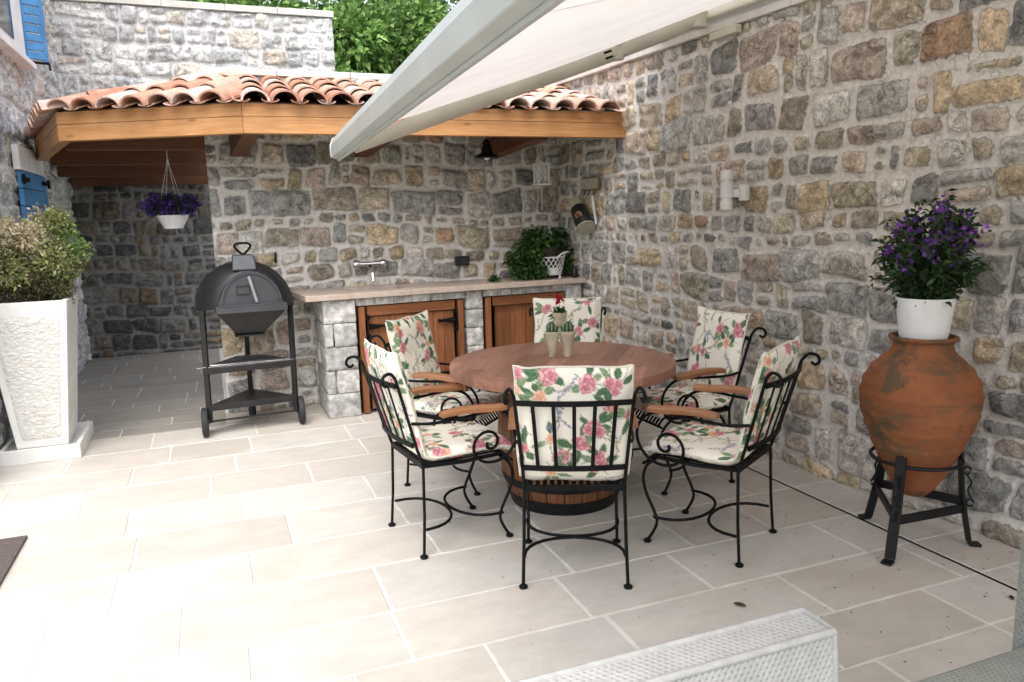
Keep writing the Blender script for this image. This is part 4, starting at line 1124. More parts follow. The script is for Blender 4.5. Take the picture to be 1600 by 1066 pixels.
for x, y, nm in ((-.135, 6.055, 'wheel'), (.575, 6.11, 'wheel')):
    Mw = Matrix(((0, 0, 1), (1, 0, 0), (0, 1, 0))); mb = MB()
    mb.lathe([(.055, -.018), (.085, -.024), (.105, -.020), (.110, -.008), (.110, .008), (.105, .020), (.085, .024), (.055, .018)], (x, y, .110), 28, Mw)
    wh = mb.build('wheel', M['rubber'], bq, smooth=40)
    mb = MB(); mb.lathe([(0, -.022), (.02, -.022), (.022, -.012), (.054, -.012), (.054, .012), (.022, .012), (.02, .03), (0, .03)], (x, y, .110), 20, Mw); mb.build('hub', M['grill_black'], wh, smooth=40)
mb = MB(); mb.tube([(-.12, 6.055, .11), (.56, 6.11, .11)], .008, 6); mb.build('axle', M['grill_black'], bq)
mb = MB(); mb.lathe([(0, 0), (.028, .002), (.03, .05), (.02, .10)], (.225, 6.58, 0), 12); mb.build('foot', M['rubber'], bq, smooth=50)
for z, nm in ((.225, 'bottom_shelf'), (.505, 'middle_shelf')):
    mb = MB(); mb.prism([(-.10, 6.05), (.54, 6.10), (.56, 6.13), (.245, 6.56), (.205, 6.56), (-.105, 6.08)], z-.012, z); mb.beam((-.10, 6.05, z-.012), (.54, 6.10, z-.012), .012, .045)
    mb.build(nm, M['grill_black'], bq, bevel=.003)
gr = thing('cooking_grate', 'chrome wire grate lying on the middle shelf of the barbecue', 'grate', (.22, 6.25, .52))
mb = MB()
for i in range(17): y = 6.09+.021*i; w = .29-.012*i; mb.tube([(.225-w, y, .531), (.225+w, y, .531)], .003, 6)
for s in (-1, 1): mb.tube([(.225+s*.285, 6.08, .524), (.225+s*.10, 6.44, .524)], .004, 6)
mb.tube([(-.16, 6.06, .524), (.60, 6.10, .524)], .004, 6)
mb.build('grate_bars', M['chrome'], gr, smooth=50)

# ------------------------------------------------------------------ white planter with bush
pl = thing('planter', 'tall white tapered square planter on a low white plinth at the left', 'planter', (-1.17, 6.15, 0))
mb = MB()
def rect(cx, cy, hx, hy): return [(cx-hx, cy-hy), (cx+hx, cy-hy), (cx+hx, cy+hy), (cx-hx, cy+hy)]
lv = [(.098, .155, .20), (1.06, .25, .245), (1.10, .254, .249)]; vs = []
for z, hx_, hy_ in lv: vs += [(x, y, z) for x, y in rect(-1.172, 6.125+.0*z, hx_, hy_)]
vs += [(x, y, 1.10) for x, y in rect(-1.172, 6.125, .214, .209)]+[(x, y, 1.02) for x, y in rect(-1.172, 6.125, .205, .20)]
fs = [(3, 2, 1, 0)]
for i in range(4):
    for k in range(4): fs.append((i*4+k, i*4+(k+1) % 4, (i+1)*4+(k+1) % 4, (i+1)*4+k))
fs.append((16, 17, 18, 19)); mb.add(vs, fs); pb = mb.build('planter_body', M['concrete'], pl, bevel=.006)
nu, nv = 60, 120; Vg = []
for i in range(nu):
    for j in range(nv):
        a, b = i/(nu-1), j/(nv-1); z = .16+.84*b; t = (z-.098)/.962; hw = .155+.095*t-.045; y = 6.125-(.20+.045*t)
        e = min(a, 1-a, b*1.8, (1-b)*1.8); x = -1.172+hw*(2*a-1)
        d = .004+.0055*min(1, e/.05)*mnoise.fractal(Vector((x*36, 0, z*56)), 1, 2, 4)+.004*min(1, e/.05)
        Vg.append((x, y-d, z))
idx = np.arange(nu*nv).reshape(nu, nv); F = np.stack([idx[:-1, :-1], idx[1:, :-1], idx[1:, 1:], idx[:-1, 1:]], -1).reshape(-1, 4)
arrays('rough_panel', Vg, F, M['rough_concrete'], pb, smooth=180)
mb = MB(); mb.prism(rect(-1.172, 6.125, .208, .203), 1.02, 1.05); mb.build('soil', M['soil'], pl)
mb = MB(); o = rect(-1.19, 6.225, .245, .335)
for c, s in (((-1.19, 5.905, .05), (.49, .03, .10)), ((-1.19, 6.545, .05), (.49, .03, .10)), ((-1.42, 6.225, .05), (.03, .61, .10)), ((-.96, 6.225, .05), (.03, .61, .10)), ((-1.19, 6.225, .04), (.43, .61, .04))): mb.box(c, s)
mb.box((-1.172, 6.125, .079), (.28, .36, .038))
mb.build('plinth', M['concrete'], pl, bevel=.004)
bu = thing('shrub', 'half dry shrub with beige blooms and green tips in the white planter', 'plant', (-1.19, 6.12, 1.05))
rg = np.random.default_rng(15); C, D, K, Sz = [], [], [], []
rnd = random.Random(3); mb = MB()
for i in range(40):
    a = rnd.uniform(0, 6.28); q = rnd.uniform(.04, .27); zz = rnd.uniform(1.13, 1.62); q *= 1.15-.8*abs(zz-1.45)
    c = Vector((-1.19+q*math.cos(a)*1.05, 6.12+q*math.sin(a)*.8, zz)); mb.tube([(-1.19+.3*q*math.cos(a), 6.12+.3*q*math.sin(a), 1.04), c.lerp(Vector((-1.19, 6.12, 1.2)), .35), c], [.010, .007, .003], 6)
    p, d = shellpts(rg, 620, tuple(c), rnd.uniform(.09, .16), .2)
    dry = rnd.random() < (.72 if zz > 1.40 else .3)
    pal = [((.56, .47, .33), 3), ((.46, .38, .24), 2), ((.27, .30, .12), 1.5), ((.62, .54, .42), 1.5)] if dry else [((.20, .25, .07), 2), ((.28, .32, .11), 1.5), ((.14, .18, .06), 1.6), ((.42, .36, .22), 1.6)]
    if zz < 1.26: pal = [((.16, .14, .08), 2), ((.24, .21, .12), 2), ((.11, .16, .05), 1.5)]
    C.append(p); D.append(d+[0, 0, .5]); K.append(pick(rg, len(p), pal))
for c0 in ((-.86, 6.0, 1.47), (-.80, 5.98, 1.44), (-.90, 6.0, 1.40), (-.88, 6.02, 1.56)):
    p, d = shellpts(rg, 130, c0, .075, .1); C.append(p); D.append(d); K.append(pick(rg, len(p), [((.12, .20, .05), 2), ((.18, .26, .08), 1)]))
mb.build('branches', M['bark'], bu, smooth=60)
leaves('foliage', np.concatenate(C), np.concatenate(D), rg.uniform(.008, .019, sum(map(len, C))), np.concatenate(K), M['leaf'], bu, 2.2, 16)

# ------------------------------------------------------------------ urn, stand, flower pot
UX, UY = 2.995, 2.535
st = thing('urn_stand', 'black iron three-legged stand carrying the terracotta urn', 'stand', (UX, UY, 0))
legs = [(2.749, 2.428), (3.219, 2.406), (3.036, 2.829)]
ring_z = .43; tops = []
for i, (x, y) in enumerate(legs):
    d = Vector((x-UX, y-UY, 0)); dn = d.normalized(); tpos = Vector((UX, UY, 0))+dn*.192; tops.append(tpos)
    mb = MB(); a = Vector((x, y, .015)); b = Vector((tpos.x, tpos.y, ring_z+.045)); mid = a.lerp(b, .5)-dn*.012
    Mx = Matrix((dn.cross(Vector((0, 0, 1))), dn, Vector((0, 0, 1)))).transposed()
    def bar(p, q, w, th):
        z = (q-p).normalized(); xx = dn.cross(Vector((0, 0, 1))).normalized(); yy = z.cross(xx)
        mb.box((p+q)/2, (w, th, (q-p).length), Matrix((xx, yy, z)).transposed())
    bar(a, mid, .046, .014); bar(mid, b, .046, .014)
    mb.beam(a+Vector((0, 0, -.007)), a+dn*.05+Vector((0, 0, -.008)), .046, .012)
    lg = mb.build('leg', M['old_iron'], st, bevel=.003)
    mb = MB()
    for z in (.20, .36):
        c = a.lerp(b, z/.47)+dn*.020; pts = [c+dn*.016*math.cos(t)+Vector((0, 0, .018*math.sin(t))) for t in [k*.7 for k in range(9)]]; mb.tube(pts, .005, 6)
    mb.tube(smoothpath([a.lerp(b, .74)+dn*.012, a.lerp(b, .64)+dn*.036, a.lerp(b, .56)+dn*.016, a.lerp(b, .44)+dn*.032], 3), .005, 6)
    mb.build('scroll_ornament', M['old_iron'], lg, smooth=50)
for i, j, z in ((0, 1, .185), (1, 2, .215), (2, 0, .20)):
    mb = MB(); a = Vector((*legs[i], z)).lerp(Vector((tops[i].x, tops[i].y, z)), .4); b = Vector((*legs[j], z)).lerp(Vector((tops[j].x, tops[j].y, z)), .4)
    mb.beam(a, b, .014, .042); mb.build('cross_bar', M['old_iron'], st, bevel=.003)
mb = MB(); mb.tube([(UX+.192*math.cos(2*math.pi*k/40), UY+.192*math.sin(2*math.pi*k/40), ring_z) for k in range(40)], .009, 8, closed=True); mb.build('hoop', M['old_iron'], st, smooth=50)
ur = thing('urn', 'big weathered terracotta urn with dark stains against the right wall', 'urn', (UX, UY, .25))
pf = [(.015, .245), (.05, .25), (.085, .285), (.122, .345), (.158, .42), (.19, .495), (.218, .565), (.240, .63), (.252, .69), (.252, .745), (.240, .805), (.212, .857), (.175, .897), (.145, .92), (.129, .945), (.124, .965), (.127, .98), (.139, .986), (.145, .995), (.142, 1.004), (.124, 1.004), (.116, .985)]
P2_ = []
for (r0, z0), (r1, z1) in zip(pf, pf[1:]):
    for k in range(5): P2_.append((r0+(r1-r0)*k/5, z0+(z1-z0)*k/5))
P2_.append(pf[-1])
def urnr(r, z):
    g = 0
    for zz in (.50, .585, .655, .745, .80, .865): g += .006*math.exp(-((z-zz)/.010)**2)-.004*math.exp(-((z-zz-.014)/.008)**2)
    return r+g*.8*(r > .17)
mb = MB(); n = 96; vs = []
for r_, z in P2_:
    for k in range(n):
        a = 2*math.pi*k/n; rr = urnr(r_, z)+.004*mnoise.noise(Vector((math.cos(a)*2, math.sin(a)*2, z*4)))*(1 if r_ > .05 else 0)
        vs.append((UX+rr*math.cos(a), UY+rr*math.sin(a), z+.003*mnoise.noise(Vector((math.cos(a), math.sin(a), 9)))))
mb.add(vs, [(i*n+k, i*n+(k+1) % n, (i+1)*n+(k+1) % n, (i+1)*n+k) for i in range(len(P2_)-1) for k in range(n)])
mb.build('urn_body', M['terracotta'], ur, smooth=60)
fp = thing('flower_pot', 'white ribbed flower pot standing on the mouth of the terracotta urn', 'pot', (UX, UY, 1.0))
mb = MB(); n = 64; prof = [(0, .992), (.096, .992), (.099, .998), (.107, 1.06), (.115, 1.12), (.121, 1.162), (.124, 1.172), (.124, 1.180), (.117, 1.180), (.112, 1.160)]; vs = []
PP = []
for (r0, z0), (r1, z1) in zip(prof, prof[1:]):
    m = max(1, int(abs(z1-z0)/.006))
    for k in range(m): PP.append((r0+(r1-r0)*k/m, z0+(z1-z0)*k/m))
PP.append(prof[-1])
for i, (r_, z) in enumerate(PP):
    for k in range(n):
        a = 2*math.pi*k/n; w = .0022*math.sin(z*260)*math.sin(21*a) if 1.0 < z < 1.16 and r_ > .095 else 0
        vs.append((UX+(r_+w)*math.cos(a), UY+(r_+w)*math.sin(a), z))
mb.add(vs, [(i*n+k, i*n+(k+1) % n, (i+1)*n+(k+1) % n, (i+1)*n+k) for i in range(len(PP)-1) for k in range(n)]); mb.build('pot_body', M['white_pot'], fp, smooth=60)
mb = MB(); mb.lathe([(0, 1.155), (.114, 1.155), (.114, 1.158), (0, 1.160)], (UX, UY, 0), 24); mb.build('soil', M['soil'], fp)
def flowering(name, label, c, pot_r, rad, h, nst, seed, fcol, root_z, fl_n, fsize, leafc, spread=1.0):
    rg = np.random.default_rng(seed); rnd = random.Random(seed); t = thing(name, label, 'plant', (c[0], c[1], root_z))
    mb = MB(); C, D, K, FC, FD = [], [], [], [], []
    for i in range(nst):
        a = rnd.uniform(0, 6.28); q = math.sqrt(rnd.random())*rad; hh = h*(1-.50*(q/rad)**2)*rnd.choice((.45, .6, .72, .85, .95, 1.1))
        b = Vector((c[0]+q*.35*math.cos(a), c[1]+q*.35*math.sin(a), root_z)); e = Vector((c[0]+q*math.cos(a), c[1]+q*math.sin(a), root_z+hh)); m = b.lerp(e, .5)+Vector((0, 0, .03))
        pts = smoothpath([b, m, e], 4); mb.tube(pts, [.004-.0003*k for k in range(len(pts))], 5)
        for p in pts[1:]:
            k = 9; C.append(np.array(p)+rg.normal(0, .022, (k, 3))); D.append(np.tile(np.array([math.cos(a)*.6, math.sin(a)*.6, .3]), (k, 1))); K.append(pick(rg, k, leafc))
        if hh > h*.42 and rnd.random() < .9:
            k = fl_n; FC.append(np.array(e)+rg.normal(0, 1, (k, 3))*[.020, .020, .030]-[0, 0, .02]); FD.append(rg.normal(0, 1, (k, 3))+[0, -.3, .3])
    mb.build('stems', M['bark'], t); n = sum(map(len, C))
    leaves('foliage', np.concatenate(C), np.concatenate(D), rg.uniform(.012, .022, n), np.concatenate(K), M['leaf'], t, 2.4, seed+1)
    # every bloom is five petals round a centre
    FC = np.concatenate(FC); FD = np.concatenate(FD); FD /= np.linalg.norm(FD, axis=1)[:, None]; u = np.cross(FD, [.3, .5, .8]); u /= np.linalg.norm(u, axis=1)[:, None]; v = np.cross(FD, u); V, F, KK = [], [], []
    for i in range(len(FC)):
        s = fsize*rnd.uniform(.7, 1.2); col = np.array(fcol[rnd.randrange(len(fcol))])*rnd.uniform(.75, 1.25); b = len(V)
        V.append(FC[i]); KK.append(col*.6)
        for k in range(10):
            a = k*math.pi/5; r_ = s if k % 2 == 0 else s*.55; V.append(FC[i]+(u[i]*math.cos(a)+v[i]*math.sin(a))*r_+FD[i]*s*.22); KK.append(col)
        for k in range(10): F.append((b, b+1+k, b+1+(k+1) % 10))
    arrays('flowers', np.array(V), np.array(F), M['petal'], t, {'col': np.array(KK)})
    return t
LG = [((.022, .052, .018), 3), ((.035, .075, .022), 2), ((.06, .10, .03), 1)]
flowering('flowering_plant', 'purple flowered bushy plant growing in the white pot on the urn', (UX+.01, UY), .12, .185, .44, 66, 31, [(.20, .06, .42), (.26, .09, .50), (.15, .05, .32), (.32, .13, .55)], 1.165, 12, .016, LG)

# ------------------------------------------------------------------ hanging basket in the passage
hb = thing('hanging_pot', 'white plastic pot hanging on strings from a rafter in the passage', 'pot', (-.255, 7.02, 1.55))
hc = (-.255, 7.02)
mb = MB(); mb.lathe([(0, 1.545), (.075, 1.545), (.078, 1.56), (.10, 1.60), (.125, 1.65), (.128, 1.655), (.120, 1.655), (.10, 1.62), (0, 1.62)], (*hc, 0), 28); mb.build('pot_body', M['white_pot'], hb, smooth=45)
mb = MB()
for k in range(4): a = k*1.57+.5; mb.tube([(hc[0]+.122*math.cos(a), hc[1]+.122*math.sin(a), 1.65), (hc[0], hc[1], 2.10)], .0028, 5)
mb.tube([(hc[0], hc[1], 2.09), (hc[0], hc[1]-.01, 2.165), (hc[0], hc[1], 2.20)], .004, 5); mb.lathe([(.0, 2.06), (.012, 2.07), (.006, 2.11), (0, 2.115)], (*hc, 0), 8); mb.build('hanger', M['string'], hb)
rg = np.random.default_rng(77); hp = thing('trailing_flowers', 'purple trailing flowers spilling over the hanging white pot', 'plant', (hc[0], hc[1], 1.64))
p, d = shellpts(rg, 1500, (hc[0], hc[1], 1.735), .235, .3, (1, .9, .40), -.06); leaves('foliage', p, d, rg.uniform(.012, .024, len(p)), pick(rg, len(p), LG), M['leaf'], hp, 1.8, 7)
p, d = shellpts(rg, 900, (hc[0], hc[1], 1.735), .255, .75, (1, .9, .42), -.10); k = (np.hypot(p[:, 0]-hc[0], p[:, 1]-hc[1]) > .09) & ((np.abs(p[:, 0]-hc[0]) > .12) | (p[:, 2] > 1.675))
p, d = p[k], d[k]; leaves('flowers', p, d, rg.uniform(.018, .028, len(p)), pick(rg, len(p), [((.075, .035, .22), 2), ((.115, .055, .28), 1), ((.05, .02, .14), 1)]), M['petal'], hp, 1.2, 8)

# ------------------------------------------------------------------ pendant lamp, lantern
lm = thing('pendant_lamp', 'black bell-shaped metal lamp hanging under the front beam', 'lamp', (2.19, 6.1, 2.05))
mb = MB(); mb.lathe([(.098, 2.052), (.100, 2.056), (.085, 2.075), (.055, 2.088), (.046, 2.10), (.044, 2.135), (.034, 2.15), (.030, 2.165), (.038, 2.172), (.030, 2.18), (.012, 2.20), (.0, 2.205)], (2.19, 6.1, 0), 24)
mb.build('lamp_shade', M['old_iron'], lm, smooth=50)
mb = MB(); mb.tube([(2.19, 6.1, 2.20), (2.19, 6.1, 2.42)], .006, 6); mb.build('stem', M['old_iron'], lm)
mb = MB(); mb.lathe([(0, 2.035), (.02, 2.042), (.028, 2.065), (.018, 2.09), (0, 2.095)], (2.19, 6.1, 0), 12); mb.build('bulb', M['white_pot'], lm, smooth=60)
ln = thing('hanging_lantern', 'small white metal lantern hanging on strings under the roof', 'lantern', (2.765, 6.3, 1.83))
lx, ly = 2.765, 6.3; mb = MB()
mb.box((lx, ly, 1.842), (.125, .125, .014)); mb.box((lx, ly, 2.010), (.130, .130, .012)); mb.box((lx, ly, 2.022), (.10, .10, .014))
for a in (-1, 1):
    for b in (-1, 1): mb.box((lx+a*.05, ly+b*.05, 1.926), (.012, .012, .158))
mb.build('lantern_frame', M['white_metal'], ln, bevel=.002)
mb = MB()
for k in range(4):
    c, s = math.cos(k*math.pi/2), math.sin(k*math.pi/2); q = lambda u, v: (lx+.05*c-u*s, ly+.05*s+u*c, 1.926+v)
    mb.tube([q(-.044, -.072), q(.044, .072)], .0045, 5); mb.tube([q(.044, -.072), q(-.044, .072)], .0045, 5); mb.tube([q(-.03, 0), q(0, .05), q(.03, 0), q(0, -.05), q(-.03, 0)], .003, 5)
mb.build('lattice', M['white_metal'], ln)
mb = MB()
for a in (-1, 1): mb.tube([(lx+a*.02, ly, 2.028), (lx+a*.012, ly, 2.10), (lx, ly, 2.17), (lx, ly, 2.30)], .003, 5)
mb.tube([(lx-.018, ly, 2.085), (lx+.018, ly, 2.085)], .004, 5); mb.tube([(lx, ly, 1.836), (lx, ly, 1.62)], .004, 5)
mb.build('cord', M['string'], ln)

# ------------------------------------------------------------------ things on the counter
bk = thing('wire_basket', 'white lattice basket with curled feet on the right of the counter', 'basket', (2.86, 6.40, 1.01))
bx, by = 2.86, 6.40; mb = MB(); NB = 20
def bel(t, z): q = .105+.03*z/.16; return Vector((bx+q*1.15*math.cos(t), by+q*.9*math.sin(t), 1.045+z))
for i in range(NB):
    for sgn in (-1, 1): mb.tube([bel(2*math.pi*(i+sgn*k*.45)/NB, .155*k/5+(.035 if k == 5 and i % NB < 4 else 0)) for k in range(6)], .0042, 5)
for z in (0, .155): mb.tube([bel(2*math.pi*k/30, z) for k in range(30)], .006, 6, closed=True)
mb.build('lattice', M['white_metal'], bk, smooth=60)
mb = MB(); mb.lathe([(0, 1.045), (.095, 1.047), (.10, 1.10), (.098, 1.105), (0, 1.103)], (bx, by, 0), 24); mb.build('liner', M['white_pot'], bk, smooth=40)
for k in range(4):
    a = k*math.pi/2-.8; d = Vector((math.cos(a), math.sin(a), 0)); o = Vector((bx, by, 0))+d*.09; mb = MB()
    mb.tube(smoothpath([o+Vector((0, 0, 1.05)), o+d*.02+Vector((0, 0, 1.03)), o+d*.03+Vector((0, 0, 1.018)), o+d*.015+Vector((0, 0, 1.013)), o+d*.008+Vector((0, 0, 1.022))], 3), .005, 6); mb.build('foot', M['white_metal'], bk, smooth=50)
mb = MB(); mb.tube(smoothpath([(bx+.02, by-.13, 1.19), (bx+.05, by-.16, 1.225), (bx+.09, by-.15, 1.24), (bx+.14, by-.13, 1.245)], 4), .008, 6); mb.build('handle', M['white_metal'], bk, smooth=50)
mb = MB(); mb.lathe([(0, 1.106), (.080, 1.106), (.105, 1.27), (.115, 1.285), (.108, 1.29), (.09, 1.27), (0, 1.265)], (bx+.02, by+.06, 0), 24)
ip = tag(mb.build('nursery_pot', m_plain('brown_plastic', (.06, .045, .038), .6), None, 45), 'dark brown plant pot standing in the white lattice basket', 'pot')
iv = thing('ivy_plant', 'dark green ivy trailing from the basket on the counter', 'plant', (bx-.05, by+.05, 1.27))
rg = np.random.default_rng(41); C, D, K = [], [], []
IV = [((.035, .085, .02), 3), ((.06, .14, .03), 2), ((.12, .22, .05), 1.3), ((.02, .05, .015), 1.5)]
for c0, rd, nn in (((2.68, 6.36, 1.27), .15, 650), ((2.56, 6.38, 1.20), .12, 420), ((2.64, 6.33, 1.12), .12, 450), ((2.55, 6.36, 1.08), .09, 260), ((2.80, 6.44, 1.34), .12, 380), ((2.95, 6.46, 1.35), .11, 320), ((3.03, 6.46, 1.24), .10, 300), ((3.04, 6.44, 1.12), .09, 240), ((2.72, 6.42, 1.36), .11, 350), ((2.74, 6.30, 1.08), .07, 160), ((3.03, 6.50, 1.40), .07, 140)):
    p, d = shellpts(rg, int(nn*.62), c0, rd, .25); p = p[p[:, 2] > 1.02]; d = d[:len(p)]; C.append(p); D.append(d+[0, -.3, .1]); K.append(pick(rg, len(p), IV))
mb = MB()
for c0 in ((2.56, 6.36, 1.10), (2.66, 6.33, 1.1), (3.03, 6.45, 1.15), (2.72, 6.30, 1.06), (2.95, 6.46, 1.36), (2.68, 6.38, 1.34)): mb.tube(smoothpath([(bx, by+.06, 1.27), (bx+(c0[0]-bx)*.5, by+.02, max(1.34, c0[2])), c0], 5), .004, 5)
mb.build('stems', M['bark'], iv)
leaves('foliage', np.concatenate(C), np.concatenate(D), rg.uniform(.022, .042, sum(map(len, C))), np.concatenate(K), M['leaf'], iv, 1.3, 42)
sp = thing('ivy_sprig', 'small loose sprig of ivy lying on the counter left of the basket', 'plant', (2.31, 6.33, 1.01))
p, d = shellpts(rg, 60, (2.31, 6.33, 1.035), .05, .1, (1, .7, .5), -.02); leaves('foliage', p, d, .026, pick(rg, len(p), IV), M['leaf'], sp, 1.3, 43)
mb = MB(); mb.tube([(2.26, 6.32, 1.014), (2.31, 6.33, 1.03), (2.38, 6.34, 1.012)], .003, 5); mb.build('stem', M['bark'], sp)
mb = MB(); mb.lathe([(0, 1.0085), (.026, 1.0085), (.028, 1.013), (.028, 1.085), (.018, 1.095), (.016, 1.11), (0, 1.111)], (3.075, 6.30, 0), 18)
tag(mb.build('small_bottle', M['black_plastic'], None, 45), 'small black bottle at the right end of the counter', 'bottle')

# ------------------------------------------------------------------ things on the right wall
def wp(y, z, off): return Vector((rwx(y)-off, y, z))
wd = Vector((RW_B[0]-RW_A[0], RW_B[1]-RW_A[1], 0)).normalized(); wn = Vector((-wd.y, wd.x, 0)); WM = Matrix((wd, wn, Vector((0, 0, 1)))).transposed()
pq = thing('wall_plaque', 'small cream plaque with rusty edges hanging on the right wall', 'plaque', wp(6.07, 1.84, .04))
mb = MB(); mb.box(wp(6.07, 1.832, .045), (.30, .02, .115), WM); mb.build('board', m_plain('rust_edged_tin', (.16, .12, .07), .6), pq, bevel=.004)
mb = MB(); mb.box(wp(6.07, 1.834, .057), (.275, .006, .092), WM); mb.build('cream_panel', m_plain('aged_cream_paint', (.40, .37, .27), .6, 0, .2, 14, .1, 40, dirt=(.20, .13, .08)), pq, bevel=.002)
mb = MB()
for dy in (-.10, 0, .07): mb.tube([wp(6.07+dy, 1.777, .05), wp(6.07+dy, 1.75, .06), wp(6.07+dy+.01, 1.735, .07)], .005, 5)
mb.build('hook', M['old_iron'], pq)
cn = thing('painted_can', 'tilted dark can painted with a sunflower hanging below the cream plaque', 'can', wp(6.10, 1.55, .10))
a = wp(6.235, 1.69, .10); b = wp(6.02, 1.455, .12); x = (b-a).normalized(); y = x.orthogonal().normalized(); CM = Matrix((y, x.cross(y), x)).transposed(); Lc = (b-a).length
def seg(name, pr_, col):
    m_ = MB(); m_.col = col; m_.lathe(pr_, a, 24, CM); return m_.build(name, M['paint'], cn, smooth=40)
seg('neck', [(.0, 0), (.062, 0), (.066, .01), (.060, .06), (.066, .085)], (.42, .39, .27))
seg('body', [(.066, .0855), (.072, .10), (.076, .13), (.078, Lc-.03), (.074, Lc-.012)], (.012, .016, .012))
seg('base', [(.0742, Lc-.0115), (.088, Lc-.01), (.090, Lc), (.0, Lc+.002)], (.40, .40, .31))
mb = MB(); fc = a.lerp(b, .60)+Vector((-.060, -.055, .02)); fn = Vector((-.75, -.62, .15)).normalized(); u = fn.cross(Vector((0, 0, 1))).normalized(); v = u.cross(fn)
for k in range(14):
    an = k*2*math.pi/14; mb.col = (.55, .30, .16) if k % 2 else (.62, .38, .22)
    mb.add([fc+(u*math.cos(an-.25)+v*math.sin(an-.25))*.018, fc+(u*math.cos(an)+v*math.sin(an))*.042, fc+(u*math.cos(an+.25)+v*math.sin(an+.25))*.018, fc+fn*.006], [(0, 1, 3), (1, 2, 3)])
mb.col = (.14, .025, .01); mb.lathe([(.020, 0), (.018, .008), (0, .010)], fc, 12, Matrix((u, v, fn)).transposed()); mb.build('sunflower', M['paint'], cn)
mb = MB(); mb.tube([wp(6.17, 1.76, .06), a+Vector((0, 0, .01))], .003, 5); mb.build('wire', M['old_iron'], cn)
rdm = thing('hanging_rod', 'thin white metal rod hanging beside the painted can', 'rod', wp(5.99, 1.6, .06))
mb = MB(); mb.tube([wp(6.0, 1.735, .065), wp(6.0, 1.70, .065), wp(5.97, 1.49, .05)], [.005, .011, .009], 8); mb.build('rod_body', M['white_metal'], rdm, smooth=50)
wl = thing('wall_lamp', 'white cylindrical up-and-down lamp on the right stone wall', 'lamp', wp(4.2, 1.71, .06))
lc = wp(4.21, 0, .125); mb = MB()
mb.lathe([(.030, 1.585), (.042, 1.587), (.042, 1.642), (.034, 1.644), (.034, 1.662), (.042, 1.664), (.042, 1.760), (.034, 1.762), (.034, 1.776), (.042, 1.778), (.042, 1.836), (.030, 1.838), (.0, 1.825)], lc, 28); mb.build('lamp_body', M['white_metal'], wl, smooth=35)
mb = MB(); mb.lathe([(0, 1.642), (.034, 1.643), (.036, 1.65), (.036, 1.738), (.032, 1.742), (0, 1.742)], wp(4.13, 0, .055), 24); mb.box(wp(4.15, 1.69, .055), (.05, .10, .05), WM); mb.build('wall_mount', M['white_metal'], wl, smooth=35)

# ------------------------------------------------------------------ doormat, woven furniture, litter
mb = MB(); mb.box((-1.21, 3.98, .008), (.42, .93, .016)); tag(mb.build('doormat', M['mat'], None, None, .004), 'dark brown doormat on the pale paving at the left edge', 'doormat')
SOFA = m_wicker((.07, .075, .065), (.25, .262, .235), 'grey_green_rattan_painted_shade')  # grey-green rattan, darkened further for the shade in this corner
def woven(name, faces, root, pitch=.016, amp=.0028, mat=None):
    """basket-weave skin over a list of quads (origin, u vector, v vector)"""
    Vs, Fs, Es = [], [], []; base = 0
    for o, u, v in faces:
        o, u, v = Vector(o), Vector(u), Vector(v); lu, lv = u.length, v.length; n = u.cross(v).normalized()
        nu = max(3, int(lu/pitch*6)+1); nv = max(3, int(lv/pitch*7)+1); a = np.linspace(0, 1, nu); b = np.linspace(0, 1, nv); A, B = np.meshgrid(a, b, indexing='ij')
        pu = A*lu/pitch; pv = B*lv/(pitch*.8); row = np.floor(pv); fu = (pu+.5*(row % 2)) % 1-.5; fv = pv % 1-.5
        pit = np.exp(-((fu/.20)**2+(fv/.17)**2)); strand = .5+.5*np.cos(2*math.pi*fv)
        e = np.minimum(np.minimum(A*lu, (1-A)*lu), np.minimum(B*lv, (1-B)*lv)); ed = np.clip(e/.01, 0, 1)
        hgt = 1-(pit*.9+(1-strand)*0+.25*(1-np.cos(2*math.pi*fv))*0)*ed-.22*strand*0+.25*np.cos(2*math.pi*(fu+.5))*ed
        pitc = 1-pit*ed
        P = np.array(o)+A[..., None]*np.array(u)+B[..., None]*np.array(v)+np.array(n)*(hgt*ed*amp)[..., None]
        idx = np.arange(nu*nv).reshape(nu, nv)+base; base += nu*nv
        Vs.append(P.reshape(-1, 3)); Es.append(pitc.reshape(-1)); Fs.append(np.stack([idx[:-1, :-1], idx[1:, :-1], idx[1:, 1:], idx[:-1, 1:]], -1).reshape(-1, 4))
    return arrays(name, np.concatenate(Vs), np.concatenate(Fs), mat or M['wicker'], root, {'edge': np.concatenate(Es)}, smooth=180)
def wbox(name, x0, x1, y0, y1, z0, z1, root, sk=(0, 0), pitch=.016, mat=None):
    """woven box, sk shears the x range from bottom to top"""
    A = [(x0, y0, z0), (x1, y0, z0), (x1, y1, z0), (x0, y1, z0)]; B = [(x0-sk[0], y0+sk[1], z1), (x1+sk[0], y0+sk[1], z1), (x1+sk[0], y1, z1), (x0-sk[0], y1, z1)]
    B = [(x0+sk[0], y0+sk[1], z1), (x1-sk[0], y0+sk[1], z1), (x1-sk[0], y1, z1), (x0+sk[0], y1, z1)]
    V = lambda p, q: Vector(q)-Vector(p)
    fs = [(B[0], V(B[0], B[1]), V(B[0], B[3])), (A[0], V(A[0], A[1]), V(A[0], B[0])), (A[1], V(A[1], A[2]), V(A[1], B[1])), (A[2], V(A[2], A[3]), V(A[2], B[2])), (A[3], V(A[3], A[0]), V(A[3], B[3]))]
    return woven(name, fs, root, pitch, mat=mat)
wc = thing('wicker_armchair', 'white woven wicker chair back cut off by the bottom edge', 'armchair', (.85, 1.0, 0))
